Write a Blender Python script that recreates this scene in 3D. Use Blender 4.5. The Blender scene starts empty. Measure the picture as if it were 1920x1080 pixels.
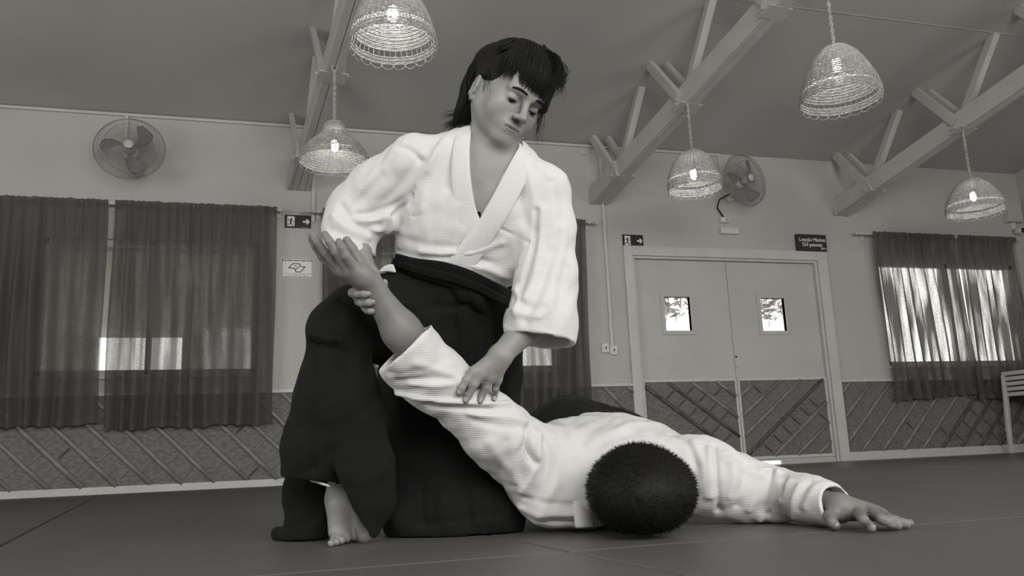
import bpy, bmesh, math, random
import numpy as np
from mathutils import Vector, Matrix

random.seed(7)
rng = np.random.default_rng(7)
scene = bpy.context.scene
COL = scene.collection

# ---------------------------------------------------------------- camera
CAM_F, CAM_PITCH, CAM_ROLL, CAM_YAW = 1528.4, 0.198276, -0.041033, 0.283726
CAM_POS = np.array([0.0, 0.0, 0.19])
_f = np.array([math.sin(CAM_YAW) * math.cos(CAM_PITCH), math.cos(CAM_YAW) * math.cos(CAM_PITCH), math.sin(CAM_PITCH)])
_r = np.array([math.cos(CAM_YAW), -math.sin(CAM_YAW), 0.0])
_u = np.cross(_r, _f)
CAM_FWD = _f
CAM_RIGHT = math.cos(CAM_ROLL) * _r + math.sin(CAM_ROLL) * _u
CAM_UP = -math.sin(CAM_ROLL) * _r + math.cos(CAM_ROLL) * _u
cam_data = bpy.data.cameras.new('camera')
cam_data.sensor_width = 36.0
cam_data.lens = 36.0 * CAM_F / 1920.0
cam_data.clip_start = 0.02
cam = bpy.data.objects.new('camera', cam_data)
COL.objects.link(cam)
M = Matrix.Identity(4)
for i in range(3):
    M[i][0], M[i][1], M[i][2], M[i][3] = CAM_RIGHT[i], CAM_UP[i], -CAM_FWD[i], CAM_POS[i]
cam.matrix_world = M
scene.camera = cam

# ---------------------------------------------------------------- world, area lights, exposure
world = bpy.data.worlds.new('world')
scene.world = world
world.use_nodes = True
bg = world.node_tree.nodes['Background']
bg.inputs['Color'].default_value = (1.0, 0.985, 0.95, 1)
bg.inputs['Strength'].default_value = 2.2

def area_light(name, loc, target, sx, sy, power):
    d = bpy.data.lights.new(name, 'AREA')
    d.shape = 'RECTANGLE'; d.size = sx; d.size_y = sy; d.energy = power
    d.color = (1.0, 0.99, 0.968)
    o = bpy.data.objects.new(name, d)
    COL.objects.link(o)
    o.location = loc
    v = Vector(target) - Vector(loc)
    o.rotation_euler = v.to_track_quat('-Z', 'Y').to_euler()
    return o

# area lights added to brighten the scene, at unseen rear and side openings
area_light('area_fill_rear', (1.2, -2.5, 2.0), (1.0, 2.4, 0.8), 5.2, 1.5, 232)
area_light('area_fill_right', (8.0, 0.0, 1.6), (1.0, 2.0, 1.0), 3.6, 1.6, 66)
area_light('area_fill_left', (-5.4, 1.2, 1.6), (1.0, 3.4, 1.3), 3.2, 1.6, 105)

vs = scene.view_settings
vs.view_transform = 'Standard'
vs.look = 'None'
vs.exposure = 0.0
vs.gamma = 1.0
vs.use_curve_mapping = False

# ---------------------------------------------------------------- helpers
def tone(v, w=1.0):
    """warm grey of linear value v"""
    return (v * (1 + .015 * w), v, v * (1 - 0.045 * w), 1)

def material(name, v, rough=0.8, spec=0.3, noise=0.0, nscale=8.0, bump=0.0, bscale=60.0, detail=4.0, stretch=None, emit=0.0):
    m = bpy.data.materials.new(name)
    m.use_nodes = True
    nt = m.node_tree
    b = nt.nodes['Principled BSDF']
    b.inputs['Roughness'].default_value = rough
    b.inputs['Specular IOR Level'].default_value = spec
    b.inputs['Base Color'].default_value = tone(v)
    tc = nt.nodes.new('ShaderNodeTexCoord')
    src = tc.outputs['Object']
    if stretch:
        mp = nt.nodes.new('ShaderNodeMapping')
        mp.inputs['Scale'].default_value = stretch
        nt.links.new(src, mp.inputs['Vector'])
        src = mp.outputs['Vector']
    if noise > 0:
        n = nt.nodes.new('ShaderNodeTexNoise')
        n.inputs['Scale'].default_value = nscale
        n.inputs['Detail'].default_value = detail
        nt.links.new(src, n.inputs['Vector'])
        r = nt.nodes.new('ShaderNodeValToRGB')
        r.color_ramp.elements[0].position = 0.3
        r.color_ramp.elements[1].position = 0.7
        r.color_ramp.elements[0].color = tone(v * (1 - noise))
        r.color_ramp.elements[1].color = tone(v * (1 + noise))
        nt.links.new(n.outputs['Fac'], r.inputs['Fac'])
        nt.links.new(r.outputs['Color'], b.inputs['Base Color'])
    if bump > 0:
        n2 = nt.nodes.new('ShaderNodeTexNoise')
        n2.inputs['Scale'].default_value = bscale
        n2.inputs['Detail'].default_value = 3.0
        nt.links.new(src, n2.inputs['Vector'])
        bp = nt.nodes.new('ShaderNodeBump')
        bp.inputs['Strength'].default_value = bump
        bp.inputs['Distance'].default_value = 0.004
        nt.links.new(n2.outputs['Fac'], bp.inputs['Height'])
        nt.links.new(bp.outputs['Normal'], b.inputs['Normal'])
    if emit > 0:
        b.inputs['Emission Color'].default_value = (1, 0.985, 0.95, 1)
        b.inputs['Emission Strength'].default_value = emit
    return m

def mesh_data(name, verts, faces, mat=None, smooth=False):
    me = bpy.data.meshes.new(name)
    me.from_pydata([tuple(v) for v in verts], [], [tuple(f) for f in faces])
    if smooth:
        me.polygons.foreach_set('use_smooth', [True] * len(me.polygons))
    if mat is not None:
        me.materials.append(mat)
    me.update()
    return me

def link(name, me, parent=None, loc=None):
    o = bpy.data.objects.new(name, me)
    COL.objects.link(o)
    if parent is not None:
        o.parent = parent
    if loc is not None:
        o.location = loc
    return o

def tag(o, label=None, cat=None, group=None, kind=None):
    if label: o['label'] = label
    if cat: o['category'] = cat
    if group: o['group'] = group
    if kind: o['kind'] = kind
    return o

def empty(name, loc=(0, 0, 0)):
    o = bpy.data.objects.new(name, None)
    o.empty_display_size = 0.1
    COL.objects.link(o)
    o.location = loc
    return o

class MB:
    """collects shapes into one mesh"""
    def __init__(self):
        self.v, self.f = [], []
    def add(self, verts, faces):
        n = len(self.v)
        self.v += [tuple(map(float, p)) for p in verts]
        self.f += [tuple(i + n for i in q) for q in faces]
        return self
    def box(self, x0, x1, y0, y1, z0, z1):
        vs_ = [(x, y, z) for z in (z0, z1) for y in (y0, y1) for x in (x0, x1)]
        return self.add(vs_, [(0, 2, 3, 1), (4, 5, 7, 6), (0, 1, 5, 4), (2, 6, 7, 3), (0, 4, 6, 2), (1, 3, 7, 5)])
    def bar(self, a, b, w, h, up=(0, 0, 1)):
        a, b = Vector(a), Vector(b)
        d = (b - a).normalized()
        s = d.cross(Vector(up)).normalized()
        t = s.cross(d).normalized()
        vs_ = [p + s * (sx * w / 2) + t * (sz * h / 2) for p in (a, b) for sx, sz in ((-1, -1), (1, -1), (1, 1), (-1, 1))]
        return self.add(vs_, [(0, 1, 2, 3), (7, 6, 5, 4), (0, 4, 5, 1), (1, 5, 6, 2), (2, 6, 7, 3), (3, 7, 4, 0)])
    def tube(self, pts, rad, n=6, closed=False, cap=True):
        pts = [Vector(p) for p in pts]
        m = len(pts)
        rr = rad if hasattr(rad, '__len__') else [rad] * m
        base = len(self.v)
        prev = None
        for i in range(m):
            if closed:
                d = pts[(i + 1) % m] - pts[i - 1]
            else:
                d = pts[min(i + 1, m - 1)] - pts[max(i - 1, 0)]
            d = d.normalized() if d.length > 1e-9 else Vector((0, 0, 1))
            if prev is None:
                ref = Vector((0, 0, 1)) if abs(d.z) < 0.9 else Vector((1, 0, 0))
                s = d.cross(ref).normalized()
            else:
                s = prev - d * prev.dot(d)
                s = s.normalized() if s.length > 1e-6 else d.orthogonal().normalized()
            prev = s
            t = d.cross(s)
            for k in range(n):
                a = 2 * math.pi * k / n
                self.v.append(tuple(pts[i] + (s * math.cos(a) + t * math.sin(a)) * rr[i]))
        for i in range(m if closed else m - 1):
            j = (i + 1) % m
            for k in range(n):
                l = (k + 1) % n
                self.f.append((base + i * n + k, base + i * n + l, base + j * n + l, base + j * n + k))
        if cap and not closed:
            self.f.append(tuple(base + k for k in range(n - 1, -1, -1)))
            self.f.append(tuple(base + (m - 1) * n + k for k in range(n)))
        return self
    def lathe(self, prof, c=(0, 0, 0), n=24, axis=(0, 0, 1)):
        ax = Vector(axis).normalized()
        s = ax.orthogonal().normalized(); t = ax.cross(s)
        base = len(self.v)
        c = Vector(c)
        for r, z in prof:
            for k in range(n):
                a = 2 * math.pi * k / n
                self.v.append(tuple(c + ax * z + (s * math.cos(a) + t * math.sin(a)) * r))
        for i in range(len(prof) - 1):
            for k in range(n):
                l = (k + 1) % n
                self.f.append((base + i * n + k, base + i * n + l, base + (i + 1) * n + l, base + (i + 1) * n + k))
        return self
    def prism(self, poly, y0, y1):
        """polygon of (x, z), extruded along y"""
        n = len(poly)
        vs_ = [(x, y0, z) for x, z in poly] + [(x, y1, z) for x, z in poly]
        fs = [tuple(range(n)), tuple(range(2 * n - 1, n - 1, -1))]
        fs += [(i, i + n, (i + 1) % n + n, (i + 1) % n) for i in range(n)]
        return self.add(vs_, fs)
    def build(self, name, mat, parent=None, smooth=False, loc=None, bevel=0.0):
        me = mesh_data(name, self.v, self.f, mat, smooth)
        bm = bmesh.new(); bm.from_mesh(me)
        bmesh.ops.recalc_face_normals(bm, faces=bm.faces)
        bm.to_mesh(me); bm.free()
        o = link(name, me, parent, loc)
        if bevel > 0:
            b = o.modifiers.new('bevel', 'BEVEL'); b.width = bevel; b.segments = 2
            b.limit_method = 'ANGLE'
        return o

def text_obj(body, name, size, loc, mat, parent, align='CENTER', width=None, bold=0.0):
    cu = bpy.data.curves.new(name, 'FONT')
    cu.body = body; cu.size = size; cu.align_x = align; cu.align_y = 'CENTER'
    cu.extrude = 0.0006; cu.offset = bold; cu.resolution_u = 3
    cu.materials.append(mat)
    tmp = bpy.data.objects.new(name, cu)
    me = bpy.data.meshes.new_from_object(tmp)
    bpy.data.objects.remove(tmp)
    if not me.materials: me.materials.append(mat)
    o = link(name, me, parent, loc)
    o.rotation_euler = (math.pi / 2, 0, 0)
    if width:
        xs_ = [p.co.x for p in me.vertices]
        w = max(xs_) - min(xs_)
        if w > 0: o.scale = (width / w, 1, 1)
    return o
# ---------------------------------------------------------------- the room
WY = 6.976            # inner face of the far wall
WH = 3.08             # height where it meets the sloping ceiling
SK = 0.13             # the trusses and the mats run a little askew of the far wall
CS = 0.25             # rise of the ceiling towards the ridge
M_wall = material('wall_paint', 0.45, 0.75, 0.25, noise=0.05, nscale=1.2, bump=0.12, bscale=90)
M_ceil = material('ceiling_paint', 0.44, 0.8, 0.2, noise=0.06, nscale=0.9, bump=0.06, bscale=40)
M_white = material('white_gloss_paint', 0.52, 0.45, 0.4, noise=0.05, nscale=6)
M_beam = material('beam_paint', 0.47, 0.55, 0.35, noise=0.06, nscale=5, bump=0.1, bscale=30)
M_door = material('door_paint', 0.46, 0.5, 0.35, noise=0.05, nscale=2.5, bump=0.05, bscale=50)
M_mat = material('tatami_vinyl', 0.086, 0.5, 0.35, noise=0.10, nscale=2.2, bump=0.35, bscale=220, stretch=(1, 0.25, 1))
M_seam = material('mat_edge', 0.16, 0.7, 0.2)
M_wood = material('floor_boards', 0.10, 0.38, 0.4, noise=0.35, nscale=5, bump=0.1, bscale=40, stretch=(0.6, 9, 1))
M_straw = material('woven_bamboo_mat', 0.155, 0.75, 0.2, noise=0.28, nscale=26, bump=0.6, bscale=70, detail=7, stretch=(1, 1, 2.0))
M_bam = material('bamboo_light', 0.205, 0.4, 0.4, noise=0.2, nscale=14)
M_bamd = material('bamboo_dark', 0.085, 0.4, 0.4, noise=0.2, nscale=14)
M_black = material('sign_black', 0.012, 0.4, 0.4)
M_brown = material('sign_brown', 0.03, 0.45, 0.35)
M_print = material('sign_white', 0.72, 0.5, 0.3)
M_ink = material('ink', 0.03, 0.6, 0.2)
M_metal = material('painted_steel', 0.45, 0.4, 0.5)
M_plast = material('white_plastic', 0.62, 0.4, 0.4)
M_dark = material('black_rubber', 0.02, 0.5, 0.3)
M_lens = material('camera_lens', 0.006, 0.15, 0.6)

def glass(name):
    m = bpy.data.materials.new(name); m.use_nodes = True
    nt = m.node_tree
    for n in list(nt.nodes): nt.nodes.remove(n)
    out = nt.nodes.new('ShaderNodeOutputMaterial')
    mix = nt.nodes.new('ShaderNodeMixShader'); mix.inputs[0].default_value = 0.08
    tr = nt.nodes.new('ShaderNodeBsdfTransparent'); tr.inputs[0].default_value = (0.93, 0.93, 0.92, 1)
    gl = nt.nodes.new('ShaderNodeBsdfGlossy'); gl.inputs['Roughness'].default_value = 0.05
    nt.links.new(tr.outputs[0], mix.inputs[1]); nt.links.new(gl.outputs[0], mix.inputs[2])
    nt.links.new(mix.outputs[0], out.inputs[0])
    return m
M_glass = glass('window_glass')

def structure(mb, name, mat, label=None, parent=None, bevel=0.0):
    o = mb.build(name, mat, parent, bevel=bevel)
    if parent is None:
        o['kind'] = 'structure'
    if label: o['label'] = label
    return o

X0, X1, YB = -5.5, 8.1, -2.7
WT = 0.16
# openings in the far wall: x0, x1, z0, z1
OPEN = [(-1.80, -0.17, 0.90, 2.0), (0.75, 2.45, 0.90, 2.0), (3.24, 5.30, -0.02, 1.99), (6.04, 7.86, 0.90, 2.0)]
mb = MB()
xs = sorted({X0 - WT, X1 + WT} | {o[0] for o in OPEN} | {o[1] for o in OPEN})
for a, b in zip(xs[:-1], xs[1:]):
    op = [o for o in OPEN if o[0] <= a + 1e-6 and o[1] >= b - 1e-6]
    if not op:
        mb.box(a, b, WY, WY + WT, -0.02, WH + 0.25)
    else:
        o = op[0]
        if o[2] > 0: mb.box(a, b, WY, WY + WT, -0.02, o[2])
        mb.box(a, b, WY, WY + WT, o[3], WH + 0.25)
structure(mb, 'wall_back', M_wall, 'grey painted far wall with windows and double doors')
# side walls and the rear wall behind the camera, with openings made for the added area lights
def xwall(name, xa, xb, holes, label):
    mb = MB()
    ys = sorted({YB - WT, WY + WT} | {h[0] for h in holes} | {h[1] for h in holes})
    top = 5.2
    for a, b in zip(ys[:-1], ys[1:]):
        op = [h for h in holes if h[0] <= a + 1e-6 and h[1] >= b - 1e-6]
        if not op: mb.box(xa, xb, a, b, -0.02, top)
        else:
            mb.box(xa, xb, a, b, -0.02, op[0][2]); mb.box(xa, xb, a, b, op[0][3], top)
    structure(mb, name, M_wall, label)
xwall('wall_right', X1, X1 + WT, [(-1.8, 1.8, 0.8, 2.4)], 'grey painted end wall at the right corner')
xwall('wall_left', X0 - WT, X0, [(-0.4, 2.8, 0.8, 2.4)], 'grey painted end wall beyond the left edge')
mb = MB()
mb.box(X0 - WT, -1.3, YB - WT, YB, -0.02, 4.2); mb.box(4.1, X1 + WT, YB - WT, YB, -0.02, 4.2); mb.box(-1.3, 4.1, YB - WT, YB, -0.02, 1.2); mb.box(-1.3, 4.1, YB - WT, YB, 2.8, 4.2)
structure(mb, 'wall_front', M_wall, 'wall behind the camera with an opening made for the area light')
# ceiling: two slopes meeting at a ridge
YR = 1.2
ZR = WH + CS * (WY - YR)
mb = MB()
th = 0.08
prof = [(WY + WT, WH - CS * WT), (YR, ZR), (YB - WT, ZR - CS * (YR - YB + WT))]
for (ya, za), (yb, zb) in zip(prof[:-1], prof[1:]):
    v = [(x, y, z) for x in (X0 - WT, X1 + WT) for y, z in ((ya, za), (yb, zb), (yb, zb + th), (ya, za + th))]
    mb.add(v, [(0, 1, 2, 3), (7, 6, 5, 4), (0, 4, 5, 1), (1, 5, 6, 2), (2, 6, 7, 3), (3, 7, 4, 0)])
ceil_o = structure(mb, 'ceiling', M_ceil, 'plain grey sloping ceiling')
# thin cover strips over the panel joints of the ceiling
for k, yj in enumerate((5.05, 3.0)):
    z = WH + CS * (WY - yj)
    MB().box(X0, X1, yj - 0.012, yj + 0.012, z - 0.0015, z + 0.012).build('joint_strip', M_ceil, ceil_o)

# ---- floor: boards at the right, tatami mats over the rest
fl = structure(MB().box(X0 - WT, X1 + WT, YB - WT, WY + WT, -0.16, -0.03), 'floor', M_wood, 'dark floor of mats and boards')
def ux(u, y): return u + SK * (WY - y)
PU, PY = 1.11, 2.22
useams = [-1.28 + PU * k for k in range(-4, 5)]
useams[-1] = 3.27
def mat_mesh(u0, u1, y0, y1, zt=0.0, g=0.0035, ch=0.0035):
    mb = MB()
    y0 += g; y1 -= g; u0 += g; u1 -= g
    b0 = [(ux(u0, y0), y0), (ux(u1, y0), y0), (ux(u1, y1), y1), (ux(u0, y1), y1)]
    u0 += ch; u1 -= ch; y0 += ch; y1 -= ch
    t0 = [(ux(u0, y0), y0), (ux(u1, y0), y0), (ux(u1, y1), y1), (ux(u0, y1), y1)]
    v = [(x, y, -0.03) for x, y in b0] + [(x, y, zt - ch * 0.6) for x, y in b0] + [(x, y, zt) for x, y in t0]
    f = [(0, 1, 5, 4), (1, 2, 6, 5), (2, 3, 7, 6), (3, 0, 4, 7), (4, 5, 9, 8), (5, 6, 10, 9), (6, 7, 11, 10), (7, 4, 8, 11), (8, 9, 10, 11)]
    return mb.add(v, f)
M_mats = [M_mat] + [material('tatami_vinyl_%s' % n, v, 0.5, 0.35, noise=0.10, nscale=2.2, bump=0.35, bscale=220, stretch=(1, 0.25, 1)) for n, v in (('worn', 0.097), ('dusty', 0.092))]
offs = {0: 1.9, 1: 0.8, 2: 1.9, 3: 3.4, 4: 1.53, 5: 1.53, 6: 2.7, 7: 1.6}
for c in range(8):
    y = offs[c] - PY * 4
    while y < WY - 0.02:
        y0, y1 = max(y, YB + 0.02), min(y + PY, WY - 0.022)
        if y1 - y0 > 0.06:
            m = M_mats[(c * 3 + int(y * 2 + 40)) % 3]
            mat_mesh(useams[c], useams[c + 1], y0, y1).build('mat', m, fl)
        y += PY

# ---- baseboards, wainscot cap
def bb(x0, x1, h=0.055):
    structure(MB().box(x0, x1, WY - 0.02, WY + 0.002, -0.03, h), 'baseboard_back', M_white, bevel=0.003)
bb(X0, 3.17); bb(5.40, X1)
WZ = 0.74
structure(MB().box(X0, 3.17, WY - 0.022, WY + 0.002, WZ, WZ + 0.028), 'trim_1', M_white, bevel=0.003)
structure(MB().box(5.41, X1, WY - 0.022, WY + 0.002, WZ, WZ + 0.028), 'trim_2', M_white, bevel=0.003)

# ---- wainscot: woven panel with split bamboo poles laid diagonally
def pole_mesh(L, r, knots, n=6):
    mb = MB()
    ks = [0.0]
    pts, rr = [], []
    z = 0.0
    k = 0
    step = L / max(knots, 1)
    off = step * 0.4
    zs = [0.0]
    for i in range(knots):
        zk = off + i * step
        if zk + 0.01 < L: zs += [zk - 0.008, zk, zk + 0.008]
    zs.append(L)
    for i, zz in enumerate(zs):
        pts.append((zz, 0, 0)); rr.append(r * (1.22 if (i % 3 == 2 and i < len(zs) - 1) else 1.0))
    return mb.tube(pts, rr, n)
def clip_seg(x, z, ang, x0, x1, z0, z1):
    """the stretch of the line through (x, z) inside a rectangle"""
    c, s = math.cos(ang), math.sin(ang)
    t0, t1 = -9.0, 9.0
    for p, d, lo, hi in ((x, c, x0, x1), (z, s, z0, z1)):
        if abs(d) < 1e-6: continue
        a, b = (lo - p) / d, (hi - p) / d
        if a > b: a, b = b, a
        t0, t1 = max(t0, a), min(t1, b)
    if t1 - t0 < 0.03: return None
    return (x + c * t0, z + s * t0), t1 - t0
def bamboo_panel(owner, x0, x1, z0, z1, y, ang, starts, dark=(), pitch_stick=0.2, seed=1, vx=None, sang=None):
    rnd = random.Random(seed)
    for i, (x, z) in enumerate(starts):
        r = clip_seg(x, z, ang, x0, x1, z0, z1)
        if not r: continue
        (px, pz), L = r
        if vx and (px + L * math.cos(ang) < vx[0] or px > vx[1]): continue
        o = pole_mesh(L, 0.0185 + rnd.uniform(-0.0025, 0.002), max(1, int(L / 0.28))).build('bamboo_pole', M_bamd if i in dark else M_bam, owner, smooth=True)
        o.location = (px, y - 0.004, pz)
        o.rotation_euler = (0, -ang + rnd.uniform(-.01, .01), 0)
    # short cross sticks between the poles
    for i in range(len(starts) - 1):
        (xa, za), (xb, zb) = starts[i], starts[i + 1]
        c, s = math.cos(ang), math.sin(ang)
        gx, gz = (xb - xa), (zb - za)
        w = abs(gx * s - gz * c)                       # gap between the poles
        nx, nz = (-s, c)
        if gx * nx + gz * nz < 0: nx, nz = -nx, -nz
        t = -3.0 + rnd.uniform(0, 0.1) + 0.1 * (i % 2)
        while t < 3.0:
            t += pitch_stick
            mx, mz = xa + c * t + nx * w * 0.2, za + s * t + nz * w * 0.2
            sx, sz = (math.cos(sang), math.sin(sang)) if sang is not None else (nx, nz)
            ln = w * .62 / max(.3, abs(sx * nx + sz * nz))
            ex, ez = mx + sx * ln, mz + sz * ln
            if mx > ex: mx, mz, ex, ez = ex, ez, mx, mz
            if min(mx, ex) < x0 + .01 or max(mx, ex) > x1 - .01 or min(mz, ez) < z0 + .01 or max(mz, ez) > z1 - .01: continue
            if vx and (ex < vx[0] or mx > vx[1]): continue
            a2 = math.atan2(ez - mz, ex - mx)
            o = link('bamboo_stick', stick_me[(i in dark) or rnd.random() < 0.12], owner, (mx, y - 0.001, mz))
            o.rotation_euler = (0, -a2, 0); o.scale = (math.hypot(ex - mx, ez - mz) / 0.1, 1, 1)
stick_me = {}
for dk in (False, True):
    t_ = MB().tube([(0, 0, 0), (.045, 0, 0), (.05, 0, 0), (.055, 0, 0), (.1, 0, 0)], [.008, .009, .0105, .009, .008], 5).build('bamboo_stick', M_bamd if dk else M_bam)
    stick_me[dk] = t_.data
    bpy.data.objects.remove(t_)
PP = 0.235 * math.sqrt(2)
wl = structure(MB().box(X0, 3.17, WY - 0.006, WY + 0.001, 0.045, WZ + .01), 'wainscot_left', M_straw, 'woven straw wainscot with bamboo poles slanting down to the right')
bamboo_panel(wl, -3.2, 3.16, 0.055, WZ, WY - 0.006, -math.pi / 4, [(-4.0 + 0.236 * k, 0.29) for k in range(34)], seed=3, vx=(-2.6, 3.2))
wr = structure(MB().box(5.41, X1, WY - 0.006, WY + 0.001, 0.045, WZ + .01), 'wainscot_right', M_straw, 'woven straw wainscot with bamboo poles slanting up to the right')
bamboo_panel(wr, 5.42, X1, 0.055, WZ, WY - 0.006, math.pi / 4 * 1.0, [(4.83 + 0.243 * k, 0.05) for k in range(14)], dark=(7, 8, 9, 10), pitch_stick=0.17, seed=5)

# ---- double door
fr = MB()
fr.box(3.15, 3.24, WY - 0.028, WY + 0.05, -0.03, 2.08); fr.box(5.30, 5.41, WY - 0.028, WY + 0.05, -0.03, 2.08); fr.box(3.24, 5.30, WY - 0.028, WY + 0.05, 1.985, 2.08)
fr.box(3.24, 3.265, WY - 0.005, WY + 0.11, -0.03, 1.985); fr.box(5.275, 5.30, WY - 0.005, WY + 0.11, -0.03, 1.985); fr.box(3.265, 5.275, WY - 0.005, WY + 0.11, 1.962, 1.985)
structure(fr, 'trim_3', M_white, 'white painted frame around the double doors', bevel=0.004)
structure(MB().box(4.70, 5.275, WY + .02, WY + .09, -.03, .0075), 'trim_4', M_metal, 'low metal strip added to block light under the right door leaf')  # added sill, narrows the strip of light below the doors
def leaf(n, xa, xb, px0, px1, ang, starts, dark, lock, sang):
    yd = WY + 0.035
    mb = MB()
    zt = 1.958; zb = 0.007
    z0p, z1p = 1.265, 1.595
    mb.box(xa, px0, yd, yd + 0.04, zb, zt); mb.box(px1, xb, yd, yd + 0.04, zb, zt)
    mb.box(px0, px1, yd, yd + 0.04, zb, z0p); mb.box(px0, px1, yd, yd + 0.04, z1p, zt)
    d = structure(mb, 'door_%d' % n, M_door, 'pale grey door leaf with a small window, %s of the pair' % ('left' if n == 1 else 'right'))
    f = MB()
    for a, b, c, e in ((px0 - .04, px0, z0p - .04, z1p + .04), (px1, px1 + .04, z0p - .04, z1p + .04), (px0, px1, z0p - .04, z0p), (px0, px1, z1p, z1p + .04)):
        f.box(a, b, yd - 0.01, yd + 0.045, c, e)
    fo = f.build('window_frame', M_door, d, bevel=0.002)
    MB().box(px0 - .005, px1 + .005, yd + 0.018, yd + 0.023, z0p - .005, z1p + .005).build('pane', M_glass, d)
    pn = MB().box(xa + .02, xb - .02, yd - 0.006, yd + 0.001, 0.05, 0.775).build('straw_panel', M_straw, d)
    bamboo_panel(pn, xa + .025, xb - .025, 0.055, 0.77, yd - 0.006, ang, starts, dark, 0.14, seed=11 + n, sang=sang)
    b = MB()
    b.box(xa, xb, yd - 0.014, yd + .001, 0.775, 0.80); b.box(xa, xb, yd - 0.014, yd + .001, 0.024, 0.052)
    b.box(xa, xa + .024, yd - 0.014, yd + .001, 0.052, 0.775); b.box(xb - .024, xb, yd - 0.014, yd + .001, 0.052, 0.775)
    b.build('moulding', M_white, d, bevel=0.002)
    if lock:
        MB().lathe([(0.0, -.006), (.018, -.006), (.02, -.002), (.02, .004)], (xa + .03, yd, .92), 14, (0, 1, 0)).build('lock_plate', M_metal, d)
        MB().lathe([(0.0, -.003), (.011, -.003), (.011, .004)], (xa + .018, yd, 1.01), 12, (0, 1, 0)).build('bolt_hole', M_dark, d)
    return d
leaf(1, 3.268, 4.262, 3.56, 3.835, -math.atan2(0.708, 0.953), [(3.1, 0.68 - .22), (3.266, 0.756), (3.524, 0.774), (3.779, 0.77), (4.034, 0.782)], (1, 2), False, math.radians(41))
leaf(2, 4.268, 5.272, 4.615, 4.89, math.atan2(0.73, 0.963), [(4.30, 0.64), (4.28, 0.43), (4.28, 0.241), (4.282, 0.051), (4.592, 0.049), (4.872, 0.066), (5.1, 0.06)], (3,), True, math.radians(-41))

# ---- windows: frames, mullions, panes
def window(n, x0, x1, mulls, label):
    z0, z1 = 0.90, 2.0
    f = MB(); y0, y1 = WY + 0.03, WY + 0.08
    f.box(x0, x0 + .045, y0, y1, z0, z1); f.box(x1 - .045, x1, y0, y1, z0, z1); f.box(x0, x1, y0, y1, z0, z0 + .045); f.box(x0, x1, y0, y1, z1 - .045, z1)
    for m in mulls: f.box(m - .02, m + .02, y0, y1, z0, z1)
    w = structure(f, 'window_%d' % n, M_white, label, bevel=0.003)
    edges = [x0 + .04] + list(mulls) + [x1 - .04]
    for a, b in zip(edges[:-1], edges[1:]):
        MB().box(a, b, y0 + .02, y0 + .025, z0 + .04, z1 - .04).build('pane', M_glass, w)
    MB().box(x0 - .03, x1 + .03, WY - 0.03, WY + .03, z0 - .03, z0 + .001).build('window_sill', M_white, w, bevel=0.003)
window(1, -1.80, -0.17, (-1.0,), 'white framed window behind the left curtains')
window(2, 0.75, 2.45, (1.6,), 'white framed window behind the curtains and the kneeling person')
window(3, 6.04, 7.86, (6.95,), 'white framed bright window at the right')

# ---------------------------------------------------------------- outside
M_out = material('outside_render', 0.55, 0.9, 0.1, noise=0.1, nscale=2)
M_ground = material('sunlit_ground', 0.7, 0.9, 0.1, noise=0.08, nscale=1)
g = MB().box(-40, 50, WY + WT, 60, -0.35, -0.2)
structure(g, 'ground', M_ground, 'pale ground outside the building')
pr = empty('porch', (-1.8, 9.5, 0)); tag(pr, 'grey covered porch outside the left window', 'porch')
for nm, b in (('roof', (-3.6, 3.2, -2.3, 2.7, 1.95, 2.08)), ('side_wall', (-3.6, -0.57, 2.6, 2.75, -0.2, 1.95)), ('side_wall', (0.51, 3.2, 2.6, 2.75, -0.2, 1.95))):
    MB().box(*b).build(nm, M_out, pr)
M_leaf = material('leaf', 0.42, 0.6, 0.3, noise=0.4, nscale=3)
M_bark = material('bark', 0.12, 0.9, 0.1, noise=0.3, nscale=12)
def tree(loc, crown, n, label, seed):
    rnd = random.Random(seed)
    t = empty('tree', loc); tag(t, label, 'tree', 'trees outside')
    MB().tube([(.9, .5, -.2), (.95, .5, 1.2), (.75, .4, 2.4), (.3, .1, 3.4)], [.14, .11, .09, .05], 8).build('trunk', M_bark, t, smooth=True)
    mb = MB()
    for k in range(n):
        while True:
            p = Vector((rnd.uniform(-1, 1), rnd.uniform(-1, 1), rnd.uniform(-1, 1)))
            if p.length < 1: break
        c = Vector((p.x * crown[0], p.y * crown[1], crown[3] + p.z * crown[2]))
        d = Vector((rnd.gauss(0, 1), rnd.gauss(0, 1), rnd.gauss(0, 1) - .4)).normalized()
        s = d.orthogonal().normalized() * rnd.uniform(.03, .05)
        L = rnd.uniform(.14, .24)
        mb.add([c, c + d * L * .5 + s, c + d * L, c + d * L * .5 - s], [(0, 1, 2), (0, 2, 3)])
    f = mb.build('foliage', M_leaf, t); f['kind'] = 'stuff'
tree((5.9, 11.6, 0), (1.0, .9, .75, 2.95), 900, 'leafy tree seen through the left door window', 4)
tree((8.0, 11.9, 0), (1.0, .9, .85, 3.05), 1500, 'leafy tree seen through the right door window', 9)
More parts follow.
